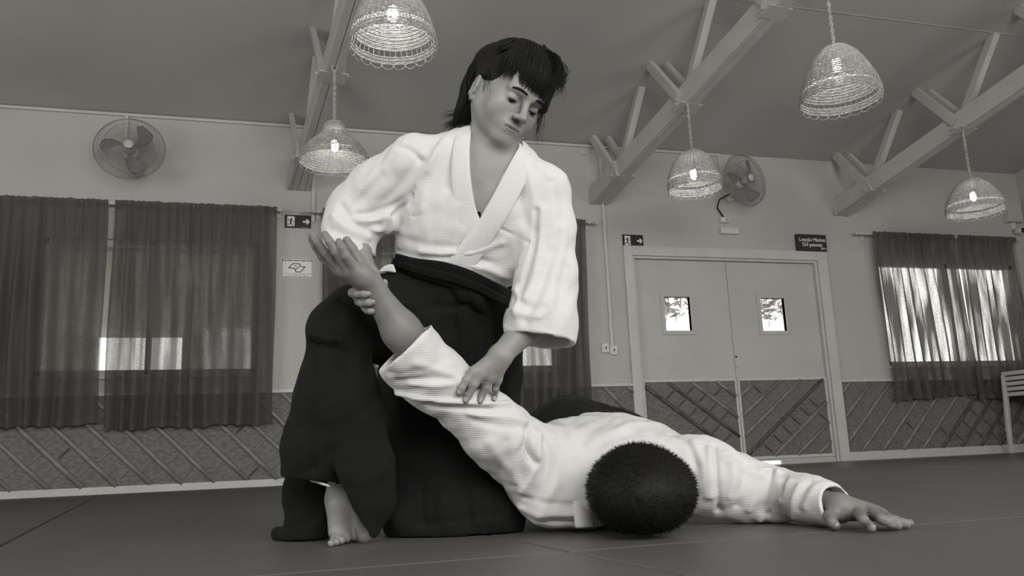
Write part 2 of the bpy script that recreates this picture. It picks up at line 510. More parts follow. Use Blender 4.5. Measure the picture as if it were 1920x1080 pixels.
# ---------------------------------------------------------------- roof trusses
def chord_z(y): return 2.565 + 0.235 * (WY - y)
def ceil_z(y): return WH + CS * (WY - y)
def truss(x0, label):
    t = empty('roof_truss', (x0, WY, 0)); tag(t, label, 'beam', 'painted timber roof trusses')
    def P(dy, z, dx=0.0):       # dy metres out from the wall
        return (SK * dy + dx, -dy, z)
    c = MB()
    for s in (-.031, .031):
        c.bar(P(-.02, chord_z(WY + .02), s), P(5.7, chord_z(WY - 5.7), s), 0.058, 0.17)
    c.build('chord', M_beam, t, bevel=0.005)
    e = MB()
    for s in (-.076, .076):
        e.bar(P(.0, chord_z(WY) - .012, s), P(.5, chord_z(WY - .5) - .012, s), 0.03, 0.16)
    e.build('splice_plank', M_beam, t, bevel=0.004)
    for k, dn in enumerate((.45, 1.5, 2.56, 3.6)):
        y = WY - dn
        zc = chord_z(y)
        # pair of thin struts leaning to the wall, one broad strut leaning into the room
        for s in (-.076, .076):
            ya = dn - .36 if k else dn - .34
            MB().bar(P(dn, zc, s), P(ya, ceil_z(WY - ya) + .01, s), 0.042, 0.085, up=(0, 1, 0)).build('strut', M_beam, t, bevel=0.004)
        yb = dn + .42
        MB().bar(P(dn + .02, zc + .04, .0), P(yb, ceil_z(WY - yb) + .01, .0), 0.06, 0.075, up=(0, 1, 0)).build('strut', M_beam, t, bevel=0.004)
        cl = MB()
        cl.bar(P(dn - .06, zc - .098), P(dn + .06, zc - .098 + .03), 0.2, 0.012)
        co = cl.build('clamp_plate', M_metal, t, bevel=0.002)
        for s in (-1, 1):
            MB().tube([P(dn, zc - .06, s * .075), P(dn, zc - .06, s * .118)], .013, 8).build('bolt', M_metal, t)
    for s in (.12, .34):
        MB().tube([P(s, chord_z(WY - s) - .03, -.088), P(s, chord_z(WY - s) - .03, -.105)], .011, 8).build('bolt', M_metal, t)
    return t
truss(0.14, 'painted timber roof truss left of the kneeling person, above the exit sign')
truss(2.93, 'painted timber roof truss in the middle, between the kneeling person and the doors')
truss(5.66, 'painted timber roof truss at the right, above the right window')

# ---------------------------------------------------------------- cable conduits
def pipe(name, pts, r, label, mat=M_wall):
    o = MB().tube(pts, r, 6).build(name, mat, smooth=True)
    return tag(o, label, 'conduit')
cy = WY - 0.011
h_ = MB()
h_.box(X0, 4.285, WY - .022, WY + .001, WH - .028, WH - .005)
tag(h_.build('cable_conduit', M_white), 'long white cable conduit along the top of the wall', 'conduit')
for x, za, zb, lb in ((-1.24, 2.80, WH - .028, 'short white conduit dropping to the left wall fan'), (0.27, 2.2, WH - .028, 'white conduit dropping beside the first roof truss to the exit sign'),
                      (2.97, 1.10, WH - .028, 'long white conduit dropping to the switches beside the doors'), (4.275, 2.72, WH - .028, 'short white conduit dropping to the right wall fan')):
    tag(MB().box(x - .012, x + .012, WY - .02, WY + .001, za, zb).build('cable_conduit', M_white), lb, 'conduit')
for x, lb in ((2.795, 'small square blank wall box left of the middle truss'), (3.03, 'small square blank wall box right of the long conduit')):
    tag(MB().box(x - .04, x + .04, WY - .012, WY + .001, 2.975, 3.045).build('junction_box', M_wall, bevel=.003), lb, 'junction box')
def socket(x, z, label, rot):
    t = empty('wall_switch', (x, WY, z)); tag(t, label, 'switch')
    MB().box(-.037, .037, -.022, 0, -.042, .042).build('plate', M_plast, t, bevel=.006)
    MB().box(-.018, .018, -.028, -.021, -.022, .022).build('rocker', M_plast, t, bevel=.003)
    MB().box(-.006, .006, -.030, -.027, -.010, .010).build('slot', M_dark, t)
    t.rotation_euler = (0, rot, 0)
socket(2.905, 1.095, 'pale square wall switch beside the left door jamb, the left one', 0)
socket(2.985, 1.075, 'pale square wall switch under the long conduit, hanging slightly askew', 0.12)

# ---------------------------------------------------------------- pendant lamps
M_wick = material('wicker', 0.42, 0.55, 0.3, noise=0.25, nscale=40)
M_bulb = material('bulb_glow', 0.9, 0.5, 0.2, emit=55.0)
M_rope = material('twisted_rope', 0.36, 0.8, 0.2, noise=0.3, nscale=60)
def wicker_lamp(x, y, ztop_rope, z_rim, prof, gap, label, tilt=0.0, seed=0, ribs=40, bulb_z=0.5):
    """prof: (radius, height above the rim) from the rim up; gap: (z0, z1) band with bare ribs"""
    rnd = random.Random(seed)
    t = empty('pendant_lamp', (x, y, z_rim)); tag(t, label, 'lamp', 'wicker pendant lamps')
    H = prof[-1][1]
    pr, pz = np.array([p[0] for p in prof]), np.array([p[1] for p in prof])
    # resample the profile finely
    s = np.r_[0, np.cumsum(np.hypot(np.diff(pr), np.diff(pz)))]
    ss = np.linspace(0, s[-1], 60)
    fr_, fz = np.interp(ss, s, pr), np.interp(ss, s, pz)
    k = np.array([1, 2, 3, 2, 1]) / 9.0
    fr_[2:-2] = np.convolve(fr_, k, 'valid'); fz[2:-2] = np.convolve(fz, k, 'valid')
    rib = MB()
    for i in range(ribs):
        a = 2 * math.pi * i / ribs
        rib.tube([(r * math.cos(a), r * math.sin(a), z) for r, z in zip(fr_[::4], fz[::4])], .0028, 3, cap=False)
    sh = rib.build('shade', M_wick, t, smooth=True)
    wv = MB()
    L = s[-1]
    n = int(L / 0.0085)
    m = ribs * 2
    for j in range(n + 1):
        q = L * j / n
        r, z = np.interp(q, ss, fr_), np.interp(q, ss, fz)
        if gap and gap[0] < z < gap[1]: continue
        pts = []
        for i in range(m):
            a = 2 * math.pi * i / m
            w = .0024 * (1 if (i // 1 + j) % 2 else -1) * (0 if i % 2 else 1)
            pts.append(((r + w) * math.cos(a), (r + w) * math.sin(a), z + rnd.uniform(-.0012, .0012)))
        wv.tube(pts, .0036, 3, closed=True)
    o = wv.build('weave', M_wick, sh, smooth=True)
    # scalloped loops hanging from the rim
    sc = MB()
    r0 = fr_[0]
    nl = ribs // 2
    for i in range(nl):
        a0 = 2 * math.pi * i / nl; da = 2 * math.pi / nl * 1.35
        pts = []
        for q in range(9):
            u = q / 8
            a = a0 + da * u
            pts.append((r0 * math.cos(a), r0 * math.sin(a), -.032 * math.sin(math.pi * u) ** 0.7 + .004))
        sc.tube(pts, .0017, 3, cap=False)
    sc.build('scalloped_edge', M_wick, sh, smooth=True)
    # bulb and socket
    zb = H * bulb_z
    b = MB()
    for a in range(3):                                     # folded fluorescent tubes
        ca, sa = math.cos(a * 2.094) * .017, math.sin(a * 2.094) * .017
        b.tube([(ca * .6, sa * .6, zb + .045), (ca, sa, zb + .03), (ca, sa, zb - .02), (ca * .5, sa * .5, zb - .03), (-ca * .2, -sa * .2, zb - .02), (-ca * .2, -sa * .2, zb + .04)], .0095, 7)
    b.build('bulb', M_bulb, t, smooth=True)
    MB().lathe([(0, H - .012), (.02, H - .012), (.024, zb + .1), (.024, zb + .05), (.018, zb + .042), (0, zb + .042)], n=14).build('socket', M_dark, t, smooth=True)
    # rope: two strands twisted together
    zt = ztop_rope - z_rim
    for ph in (0, math.pi):
        rp = MB()
        nn = int((zt - H) / .012)
        rp.tube([(.0065 * math.cos(ph + q * .9), .0065 * math.sin(ph + q * .9), H - .01 + (zt - H + .01) * q / nn) for q in range(nn + 1)], .0075, 5)
        rp.build('rope_strand', M_rope, t, smooth=True)
    # the small cord ring that holds the rope to the truss
    MB().tube([(.02 * math.cos(q / 8 * 2 * math.pi), 0, zt + .018 + .02 * math.sin(q / 8 * 2 * math.pi)) for q in range(8)], .004, 5, closed=True).build('hook', M_metal, t, smooth=True)
    t.rotation_euler = (0, tilt, rnd.uniform(0, 1))
    return t
wicker_lamp(0.50, 3.55, 3.36, 2.10, [(.205, 0), (.20, .04), (.185, .10), (.15, .19), (.11, .26), (.055, .30), (.02, .31)], (.035, .062), 'large wicker pendant lamp cut by the top edge above the kneeling person', seed=1, ribs=44, bulb_z=.5)
wicker_lamp(0.345, 5.35, 2.83, 2.165, [(.235, 0), (.222, .05), (.175, .115), (.12, .165), (.085, .2), (.072, .235), (.068, .265), (.04, .285), (.015, .29)], None, 'hat-shaped wicker pendant lamp left of the kneeling person', seed=2, ribs=44, bulb_z=.38)
wicker_lamp(3.10, 5.43, 2.86, 2.135, [(.205, 0), (.208, .05), (.195, .12), (.165, .2), (.12, .265), (.06, .31), (.015, .32)], (.062, .082), 'round wicker pendant lamp hanging in front of the right wall fan', seed=3, ribs=40, bulb_z=.36)
wicker_lamp(3.12, 3.72, 3.29, 2.115, [(.225, 0), (.225, .045), (.205, .11), (.165, .2), (.125, .27), (.07, .325), (.015, .34)], (.05, .066), 'cone-shaped wicker pendant lamp at the upper right', seed=4, ribs=44, bulb_z=.63)
wicker_lamp(5.84, 5.47, 2.88, 2.085, [(.235, 0), (.235, .045), (.215, .11), (.175, .18), (.13, .24), (.07, .29), (.015, .3)], (.05, .062), 'wicker pendant lamp furthest right, beside the small speaker', seed=5, ribs=40, bulb_z=.45)

# ---------------------------------------------------------------- wall fans
M_wire = material('fan_wire', 0.24, 0.45, 0.4)
M_blade = material('fan_blade', 0.19, 0.5, 0.3)
M_hub = material('fan_hub', 0.5, 0.5, 0.3)
def wall_fan(x, y, z, R, yaw, pitch, label, blade0):
    t = empty('wall_fan', (x, y, z)); tag(t, label, 'fan', 'wall fans')
    ca, sa = lambda a: math.cos(a), lambda a: math.sin(a)
    g = MB()
    n = 84
    for front in (0, 1):
        for i in range(n):
            a = 2 * math.pi * (i + .5 * front) / n
            prof = [(.035, -.075), (R * .5, -.085), (R * .82, -.07), (R * .95, -.045), (R, 0)] if front else [(.05, .07), (R * .6, .075), (R * .85, .055), (R, 0)]
            g.tube([(r * ca(a), yy, r * sa(a)) for r, yy in prof], .0013, 3, cap=False)
    go = g.build('guard', M_wire, t, smooth=True)
    rg = MB()
    for r, yy, w in ((R, 0, .0035), (R * .68, -.079, .0022), (R * .86, -.064, .0016), (R * .68, .07, .002)):
        rg.tube([(r * ca(q / 48 * 2 * math.pi), yy, r * sa(q / 48 * 2 * math.pi)) for q in range(48)], w, 4, closed=True)
    rg.build('guard_ring', M_wire, go, smooth=True)
    MB().lathe([(0, -.096), (.033, -.094), (.037, -.086), (.037, -.074), (0, -.072)], n=20, axis=(0, 1, 0)).build('badge', M_hub, t, smooth=True)
    MB().lathe([(0, -.05), (.035, -.05), (.045, -.03), (.045, .03), (0, .03)], n=18, axis=(0, 1, 0)).build('hub', M_hub, t, smooth=True)
    for b in range(3):
        v, f = [], []
        a0 = blade0 + b * 2 * math.pi / 3
        nr, nc = 8, 6
        for i in range(nr + 1):
            r = .03 + (R * .82 - .03) * i / nr
            w = .16 + .62 * math.sin(math.pi * min(1, (i + .6) / nr) * .62) ** 1.4
            if i == nr: w *= .62
            for j in range(nc + 1):
                a = a0 + w * (j / nc - .1) + .35 * (i / nr) ** 2
                v.append((r * ca(a), (.5 - j / nc) * .055 * (.5 + .5 * i / nr), r * sa(a)))
        for i in range(nr):
            for j in range(nc):
                q = i * (nc + 1) + j
                f.append((q, q + 1, q + nc + 2, q + nc + 1))
        o = MB().add(v, f).build('blade', M_blade, t, smooth=True)
        so = o.modifiers.new('thick', 'SOLIDIFY'); so.thickness = .003
    MB().lathe([(0, .03), (.05, .03), (.062, .05), (.062, .13), (.045, .15), (0, .152)], n=18, axis=(0, 1, 0)).build('motor', M_hub, t, smooth=True)
    w = WY - y
    c_, s_ = math.cos(-yaw), math.sin(-yaw)
    def loc(px, py, pz):            # a point given square to the wall, in the turned frame of the fan
        return (px * c_ - py * s_, px * s_ + py * c_, pz)
    t.rotation_euler = (pitch, 0, yaw)
    br = MB().tube([(0, .13, -.01), loc(0, w - .05, -.07), loc(0, w - .012, -.07)], [.02, .018, .018], 8)
    br.build('bracket', M_hub, t, smooth=True)
    MB().lathe([(0, -.02), (.05, -.018), (.055, 0), (.055, .012)], loc(0, w - .012, -.07), 16, loc(0, 1, 0)).build('wall_plate', M_hub, t, smooth=True)
    return t
# first fan is turned a little towards the camera
wall_fan(-1.16, WY - .28, 2.67, .262, 0.05, -.1, 'grey wire wall fan above the left curtains', 0.4)
wall_fan(4.36, WY - .30, 2.70, .265, 0.28, -.05, 'grey wire wall fan above the doors, blades in view', 0.55)
c_ = empty('fan_control', (4.275, WY, 2.375)); tag(c_, 'small pale fan switch box under the right wall fan', 'switch')
MB().box(-.055, .055, -.035, 0, -.028, .028).build('box', M_plast, c_, bevel=.005)
MB().lathe([(0, -.05), (.018, -.05), (.02, -.034)], (.02, 0, 0), 12, (0, 1, 0)).build('knob', M_metal, c_)
tag(MB().tube([(4.30, WY - .1, 2.62), (4.22, WY - .04, 2.58), (4.2, WY - .02, 2.5), (4.26, WY - .02, 2.405)], .008, 6).build('fan_cable', M_dark, smooth=True), 'dark cable running from the right wall fan to its switch box', 'cable')
c_ = empty('emergency_light', (4.31, WY, 2.262)); tag(c_, 'small white ribbed emergency light above the door frame', 'light')
MB().box(-.1, .1, -.04, 0, -.032, .032).build('case', M_plast, c_, bevel=.005)
for k in range(9):
    MB().box(-.09 + k * .0215, -.084 + k * .0215, -.044, -.039, -.026, .026).build('rib', M_plast, c_)
tag(MB().tube([(4.28, WY - .01, 2.347), (4.275, WY - .012, 2.325), (4.24, WY - .012, 2.305), (4.23, WY - .012, 2.294)], .004, 5).build('light_cord', M_plast, smooth=True), 'thin white cord down to the emergency light', 'cable')

# ---------------------------------------------------------------- signs
def man_running(parent, x, z, h, mat, y):
    """emergency exit pictogram, drawn in units of its height"""
    def S(pts): return [(x + px * h, z + pz * h) for px, pz in pts]
    for nm, pts in (('head', [(.07 + .085 * math.cos(a), .86 + .085 * math.sin(a)) for a in [k * math.pi / 5 for k in range(10)]]),
                ('torso', [(-.12, .78), (.06, .78), (.1, .72), (.02, .38), (-.14, .36), (-.06, .6)]),
                ('front_arm', [(.04, .78), (.2, .58), (.36, .56), (.36, .49), (.16, .50), (-.02, .66)]),
                ('rear_arm', [(-.1, .78), (-.3, .74), (-.38, .52), (-.31, .5), (-.24, .66), (-.06, .68)]),
                ('front_leg', [(-.08, .42), (.03, .4), (.15, .2), (.3, -.02), (.2, -.04), (.06, .14), (-.1, .34)]),
                ('rear_leg', [(-.14, .42), (.0, .38), (-.1, .2), (-.28, .14), (-.45, .16), (-.45, .09), (-.26, .05), (-.03, .13)])):
        MB().prism(S(pts), y - .0012, y).build('pictogram_' + nm, mat, parent)
def exit_sign(x0, x1, z0, z1, label):
    t = empty('exit_sign', (x0, WY, z0)); tag(t, label, 'sign', 'running man exit signs')
    w, h = x1 - x0, z1 - z0
    MB().box(0, w, -.006, 0, 0, h).build('board', M_black, t)
    p = MB().prism([(w * .09, h * .12), (w * .375, h * .14), (w * .375, h * .88), (w * .1, h * .9)], -.0075, -.006).build('white_panel', M_print, t)
    man_running(t, w * .235, h * .2, h * .6, M_black, -.0076)
    ax, az = w * .69, h * .5
    MB().prism([(ax, az - h * .07), (ax + w * .15, az - h * .07), (ax + w * .12, az - h * .2), (ax + w * .18, az - h * .2), (ax + w * .265, az), (ax + w * .18, az + h * .2), (ax + w * .12, az + h * .2), (ax + w * .15, az + h * .07), (ax, az + h * .07)], -.0075, -.006).build('arrow', M_print, t)
    MB().box(w * .62, w * .92, -.007, -.006, h * .055, h * .075).build('fine_print', M_metal, t)
exit_sign(0.035, 0.253, 2.143, 2.258, 'black running man exit sign with white arrow, left of the kneeling person')
exit_sign(3.155, 3.37, 2.072, 2.192, 'black running man exit sign with white arrow, above the left corner of the door frame')

t = empty('notice', (0.012, WY, 1.703)); tag(t, 'white no smoking notice with a dark emblem under the exit sign', 'sign')
w, h = .262, .178
MB().box(0, w, -.004, 0, 0, h).build('board', M_print, t, bevel=.001)
b = MB()
for q in ((.006, w - .006, .005, .009), (.006, w - .006, h - .009, h - .005), (.006, .010, .005, h - .005), (w - .010, w - .006, .005, h - .005)):
    b.box(q[0], q[1], -.0048, -.004, q[2], q[3])
b.build('border', M_ink, t)
text_obj('É proibido fumar neste local', 'heading', .021, (w / 2, -.0045, h * .87), M_ink, t, width=.238, bold=.0006)
def strip(pts, wd): # a thick polyline as separate quads
    m = MB()
    for (xa, za), (xb, zb) in zip(pts[:-1], pts[1:]):
        d = Vector((xb - xa, zb - za)).normalized(); nx, nz = -d.y * wd / 2, d.x * wd / 2
        e = d * wd * .35
        m.prism([(xa - e.x + nx, za - e.y + nz), (xb + e.x + nx, zb + e.y + nz), (xb + e.x - nx, zb + e.y - nz), (xa - e.x - nx, za - e.y - nz)], -.0052, -.004)
    return m
e0 = strip([(.062, .088), (.094, .127), (.146, .127), (.168, .1), (.196, .1), (.160, .055), (.122, .055), (.105, .088), (.062, .088)], .0065)
e0.build('emblem', M_ink, t)
strip([(.118, .075), (.152, .108)], .006).build('emblem', M_ink, t)
strip([(.105, .108), (.118, .116), (.125, .104), (.112, .098)], .003).build('emblem', M_ink, t)
for k, (ln, tx) in enumerate(((.238, 'Para informar o descumprimento da lei ligue'), (.15, 'ou acesse o site'), (.19, 'Lei de 07 de maio'))):
    text_obj(tx, 'fine_print', .0105, (w / 2, -.0045, .040 - .0115 * k), M_ink, t, width=ln)
t = empty('capacity_sign', (5.07, WY - .028, 2.085)); tag(t, 'dark brown plate reading Lotação Máxima 524 pessoas above the doors', 'sign')
w, h = .352, .172
MB().box(0, w, -.008, .027, 0, h).build('board', M_brown, t, bevel=.004)
text_obj('Lotação Máxima', 'heading', .054, (w / 2 + .005, -.0085, h * .66), M_print, t, width=.31, bold=.001)
text_obj('524 pessoas', 'heading', .054, (w / 2, -.0085, h * .36), M_print, t, width=.235, bold=.001)
MB().lathe([(0, -.0095), (.012, -.0095), (.012, -.007)], (.04, 0, .03), 12, (0, 1, 0)).build('screw', M_black, t)
MB().box(.282, .3, -.0092, -.008, .014, .036).build('logo', M_print, t)
MB().box(.305, .34, -.0092, -.008, .018, .03).build('logo', M_metal, t)

# ---------------------------------------------------------------- curtains and rods
def curtain_mat(name, v, tr, stripe=.45):
    m = bpy.data.materials.new(name); m.use_nodes = True
    nt = m.node_tree
    for n in list(nt.nodes): nt.nodes.remove(n)
    out = nt.nodes.new('ShaderNodeOutputMaterial')
    df = nt.nodes.new('ShaderNodeBsdfDiffuse'); df.inputs['Color'].default_value = tone(v)
    tl = nt.nodes.new('ShaderNodeBsdfTranslucent'); tl.inputs['Color'].default_value = tone(v * 1.2)
    tp = nt.nodes.new('ShaderNodeBsdfTransparent')
    m1 = nt.nodes.new('ShaderNodeMixShader'); m1.inputs[0].default_value = 0.35
    m2 = nt.nodes.new('ShaderNodeMixShader')
    tc = nt.nodes.new('ShaderNodeTexCoord')
    mp = nt.nodes.new('ShaderNodeMapping'); mp.inputs['Scale'].default_value = (1, 1, .5)
    n1 = nt.nodes.new('ShaderNodeTexNoise'); n1.inputs['Scale'].default_value = 260; n1.inputs['Detail'].default_value = 4
    rp = nt.nodes.new('ShaderNodeMapRange')
    rp.inputs['From Min'].default_value = .4; rp.inputs['From Max'].default_value = .66
    rp.inputs['To Min'].default_value = tr * .6; rp.inputs['To Max'].default_value = tr * 1.5
    nt.links.new(tc.outputs['Object'], mp.inputs['Vector']); nt.links.new(mp.outputs['Vector'], n1.inputs['Vector'])
    mp2 = nt.nodes.new('ShaderNodeMapping'); mp2.inputs['Scale'].default_value = (1, .0, .06)
    n2 = nt.nodes.new('ShaderNodeTexNoise'); n2.inputs['Scale'].default_value = 16; n2.inputs['Detail'].default_value = 3
    r2 = nt.nodes.new('ShaderNodeMapRange'); r2.inputs['From Min'].default_value = .42; r2.inputs['From Max'].default_value = .68
    r2.inputs['To Min'].default_value = 1 - stripe; r2.inputs['To Max'].default_value = 1 + 2.2 * stripe
    mu = nt.nodes.new('ShaderNodeMath'); mu.operation = 'MULTIPLY'; mu.use_clamp = True
    nt.links.new(tc.outputs['Object'], mp2.inputs['Vector']); nt.links.new(mp2.outputs['Vector'], n2.inputs['Vector']); nt.links.new(n2.outputs['Fac'], r2.inputs['Value'])
    nt.links.new(n1.outputs['Fac'], rp.inputs['Value']); nt.links.new(rp.outputs[0], mu.inputs[0]); nt.links.new(r2.outputs[0], mu.inputs[1]); nt.links.new(mu.outputs[0], m2.inputs[0])
    nt.links.new(df.outputs[0], m1.inputs[1]); nt.links.new(tl.outputs[0], m1.inputs[2])
    nt.links.new(m1.outputs[0], m2.inputs[1]); nt.links.new(tp.outputs[0], m2.inputs[2])
    nt.links.new(m2.outputs[0], out.inputs[0])
    return m
M_curt = curtain_mat('dark_voile', 0.125, 0.20)
M_curtd = curtain_mat('dark_voile_double', 0.125, 0.03)
M_curt2 = curtain_mat('sheer_voile', 0.13, 0.30, .9)
def curtain(xa, xb, zb0, zb1, label, seed, mat, shear=0.0, nf=11, yoff=.085, zt=2.272):
    rnd = random.Random(seed)
    W = xb - xa
    t = empty('curtain', (xa, WY - yoff, 0)); tag(t, label, 'curtain', 'dark gathered curtains')
    nx, nz = int(W / .009), 34
    ph = [(rnd.uniform(.5, 1.6), rnd.uniform(0, 6.28), rnd.uniform(.4, 1)) for _ in range(6)]
    # irregular fold positions
    cuts = np.sort(np.r_[0, np.cumsum([rnd.uniform(.6, 1.5) for _ in range(nf * 2)])]); cuts = cuts / cuts[-1] * W
    def fold(x):
        i = min(max(int(np.searchsorted(cuts, x)) - 1, 0), len(cuts) - 2)
        u = (x - cuts[i]) / (cuts[i + 1] - cuts[i])
        return math.sin(math.pi * u) * (1 if i % 2 else -1)
    base = [fold(W * i / nx) for i in range(nx + 1)]
    fine = [math.sin(x_ * 120 + 2 * math.sin(x_ * 23 + seed)) for x_ in [W * i / nx for i in range(nx + 1)]]
    def row(z, zlim, u):
        v = []
        for i in range(nx + 1):
            x = W * i / nx
            g = max(0, min(1, u))                 # 0 at the rod, 1 at the hem
            amp = .008 + .030 * min(1, g * 3)
            y = base[i] * amp + fine[i] * .006 * (1 - min(1, g * 2.2)) + .004 * math.sin(x * 31 + g * 4 + seed)
            xx = x + shear * g + .012 * math.sin(g * 5 + x * 9) * g
            v.append((xx, y, z + (.006 * fine[i] if u < 0 else 0)))
        return v
    zs = [zt + .028, zt + .012] + [zt - (zt - 1) * 0 - k / (nz) for k in range(0)]
    rows = []
    for k in range(nz + 1):
        u = k / nz
        r = []
        for i in range(nx + 1):
            x = W * i / nx
            zb = zb0 + (zb1 - zb0) * x / W + .008 * math.sin(x * 14 + seed) + .006 * base[i]
            z = zt + .022 + (zb - zt - .022) * u
            g = u
            amp = .006 + .032 * min(1, g * 2.5)
            pinch = math.exp(-((z - zt) / .012) ** 2) * .5; front = .030 * math.exp(-((z - zt) / .055) ** 2)
            y = base[i] * amp + fine[i] * (.007 * (1 - min(1, g * 3)) * (1 - pinch)) + .005 * math.sin(x * 31 + g * 4 + seed)
            xx = x + shear * g + .014 * math.sin(g * 5 + x * 9 + seed) * g
            r.append((xx, y - .004 - front, z + (.005 * fine[i] if k == 0 else 0)))
        rows.append(r)
    def sheet(a, b):
        m = MB(); v = [p for r in rows[a:b + 1] for p in r]
        n1 = nx + 1
        m.add(v, [(i * n1 + j, i * n1 + j + 1, (i + 1) * n1 + j + 1, (i + 1) * n1 + j) for i in range(b - a) for j in range(nx)])
        return m
    sheet(1, nz - 1).build('cloth', mat, t, smooth=True)
    sheet(0, 1).build('header', M_curtd, t, smooth=True)
    sheet(nz - 1, nz).build('hem', M_curtd, t, smooth=True)
    return t
curtain(-2.75, -1.325, .515, .52, 'dark gathered curtain at the left edge, left of the gap', 1, M_curt, .02, 12)
curtain(-1.275, -0.03, .478, .492, 'dark gathered curtain between the gap and the no smoking notice', 2, M_curt, .0, 11)
curtain(0.345, 1.56, .50, .50, 'dark gathered curtain mostly hidden behind the kneeling person, left half', 3, M_curt, .02, 11)
curtain(1.58, 2.75, .49, .49, 'dark gathered curtain showing right of the kneeling person, beside the doors', 4, M_curt, -.04, 10)
curtain(5.93, 7.00, .53, .60, 'sheer curtain over the bright window, next to the doors', 5, M_curt2, .06, 9)
curtain(7.03, 7.82, .53, .53, 'sheer curtain over the bright window, behind the stacked chairs', 6, M_curt2, .0, 7)
def rod(xa, xb, label, brk):
    t = empty('curtain_rod', (xa, WY - .085, 2.272)); tag(t, label, 'rod', 'curtain rods')
    MB().tube([(0, 0, 0), (xb - xa, 0, 0)], .011, 8).build('pole', M_white, t, smooth=True)
    for s in (0, xb - xa):
        MB().lathe([(0, -.014), (.013, -.014), (.017, 0), (.013, .016), (0, .018)], (s, 0, 0), 10, (1, 0, 0)).build('finial', M_white, t, smooth=True)
    for x in brk:
        bo = MB().box(x - xa - .012, x - xa + .012, -.014, .085, -.012, .012); bo.box(x - xa - .02, x - xa + .02, .072, .085, -.05, .02)
        bo.build('bracket', M_white, t, bevel=.003)
rod(-2.85, 0.0, 'white curtain rod of the left window', (-2.7, -1.30, -.015))
rod(0.18, 2.86, 'white curtain rod behind the kneeling person', (0.315, 1.57, 2.79))
rod(5.76, 7.9, 'white curtain rod of the right window', (5.89, 7.015, 7.86))

# ---------------------------------------------------------------- speaker and surveillance camera in the right corner
t = empty('wall_speaker', (7.93, WY, 2.64)); tag(t, 'flat pale grey wall box in the right corner above the camera', 'speaker')
MB().box(-.10, .10, -.07, 0, -.15, .15).build('case', M_wall, t, bevel=.006)
MB().box(-.03, .03, -.0715, -.069, .0, .008).build('slot', M_metal, t)
t = empty('security_camera', (7.93, WY, 2.41)); tag(t, 'small white security camera with a dark lens in the right corner', 'camera')
MB().box(-.025, .025, -.03, 0, .0, .08).build('mount', M_plast, t, bevel=.004)
MB().tube([(0, -.02, .01), (0, -.07, -.02)], .014, 8).build('arm', M_plast, t, smooth=True)
MB().lathe([(0, .06), (.03, .06), (.036, .05), (.036, -.05), (.03, -.055)], (.0, -.09, -.035), 16, (.2, 1, .1)).build('body', M_plast, t, smooth=True)
MB().lathe([(0, -.052), (.031, -.052), (.031, -.04)], (.0, -.09, -.035), 16, (.2, 1, .1)).build('lens', M_lens, t, smooth=True)

# ---------------------------------------------------------------- stack of plastic stools at the right edge
def stool_parts():
    out = []
    s = MB().box(-.21, .21, -.21, .21, .592, .612)
    out.append(('seat', s))
    sk = MB()
    for a, b, c, d in ((-.225, .225, -.225, -.205), (-.225, .225, .205, .225), (-.225, -.205, -.205, .205), (.205, .225, -.205, .205)): sk.box(a, b, c, d, .574, .614)
    out.append(('rim', sk))
    for sx in (-1, 1):
        for sy in (-1, 1):
            l = MB(); l.bar((sx * .238, sy * .238, 0), (sx * .214, sy * .214, .58), .038, .03, up=(0, 1, 0)); out.append(('leg', l))
    return out
first = []
for k in range(5):
    t = empty('plastic_stool', (7.46, WY - .42, -.03 + .053 * k))
    tag(t, ['pale plastic stool at the bottom of the stack at the right edge', 'pale plastic stool second from the bottom of the stack at the right edge', 'pale plastic stool in the middle of the stack at the right edge',
            'pale plastic stool second from the top of the stack at the right edge', 'pale plastic stool topmost of the stack at the right edge'][k], 'stool', 'stacked plastic stools')
    t.rotation_euler = (0, 0, math.radians(4))
    if k == 0:
        first = [m.build(n, M_white, t, bevel=.005) for n, m in stool_parts()]
    else:
        for o in first:
            c = o.copy(); COL.objects.link(c); c.parent = t
# ---------------------------------------------------------------- figures: smooth implicit modelling
# V turns a sighting (column, row of the 1920x1080 frame, distance ahead) into a point of the room; FV does so for a height above the mats.
def V(px, py, d):
    return CAM_POS + (CAM_FWD + CAM_RIGHT * (px - 960) / CAM_F - CAM_UP * (py - 540) / CAM_F) * d
def FV(px, py, z):
    r = CAM_FWD + CAM_RIGHT * (px - 960) / CAM_F - CAM_UP * (py - 540) / CAM_F
    return CAM_POS + r * ((z - CAM_POS[2]) / r[2])
def R_(rpx, d): return rpx * d / CAM_F
F32 = np.float32
def smin(a, b, k):
    if k <= 0: return np.minimum(a, b)
    h = np.maximum(k - np.abs(a - b), 0) / k
    return np.minimum(a, b) - h * h * (k * 0.25)
def smax(a, b, k): return -smin(-a, -b, k)
def frame(fwd, up):
    """rows: right-hand side axis, forward axis, up axis"""
    f = np.array(fwd, float); f /= np.linalg.norm(f)
    x = np.cross(f, np.array(up, float)); x /= np.linalg.norm(x)
    return np.array([x, f, np.cross(x, f)])
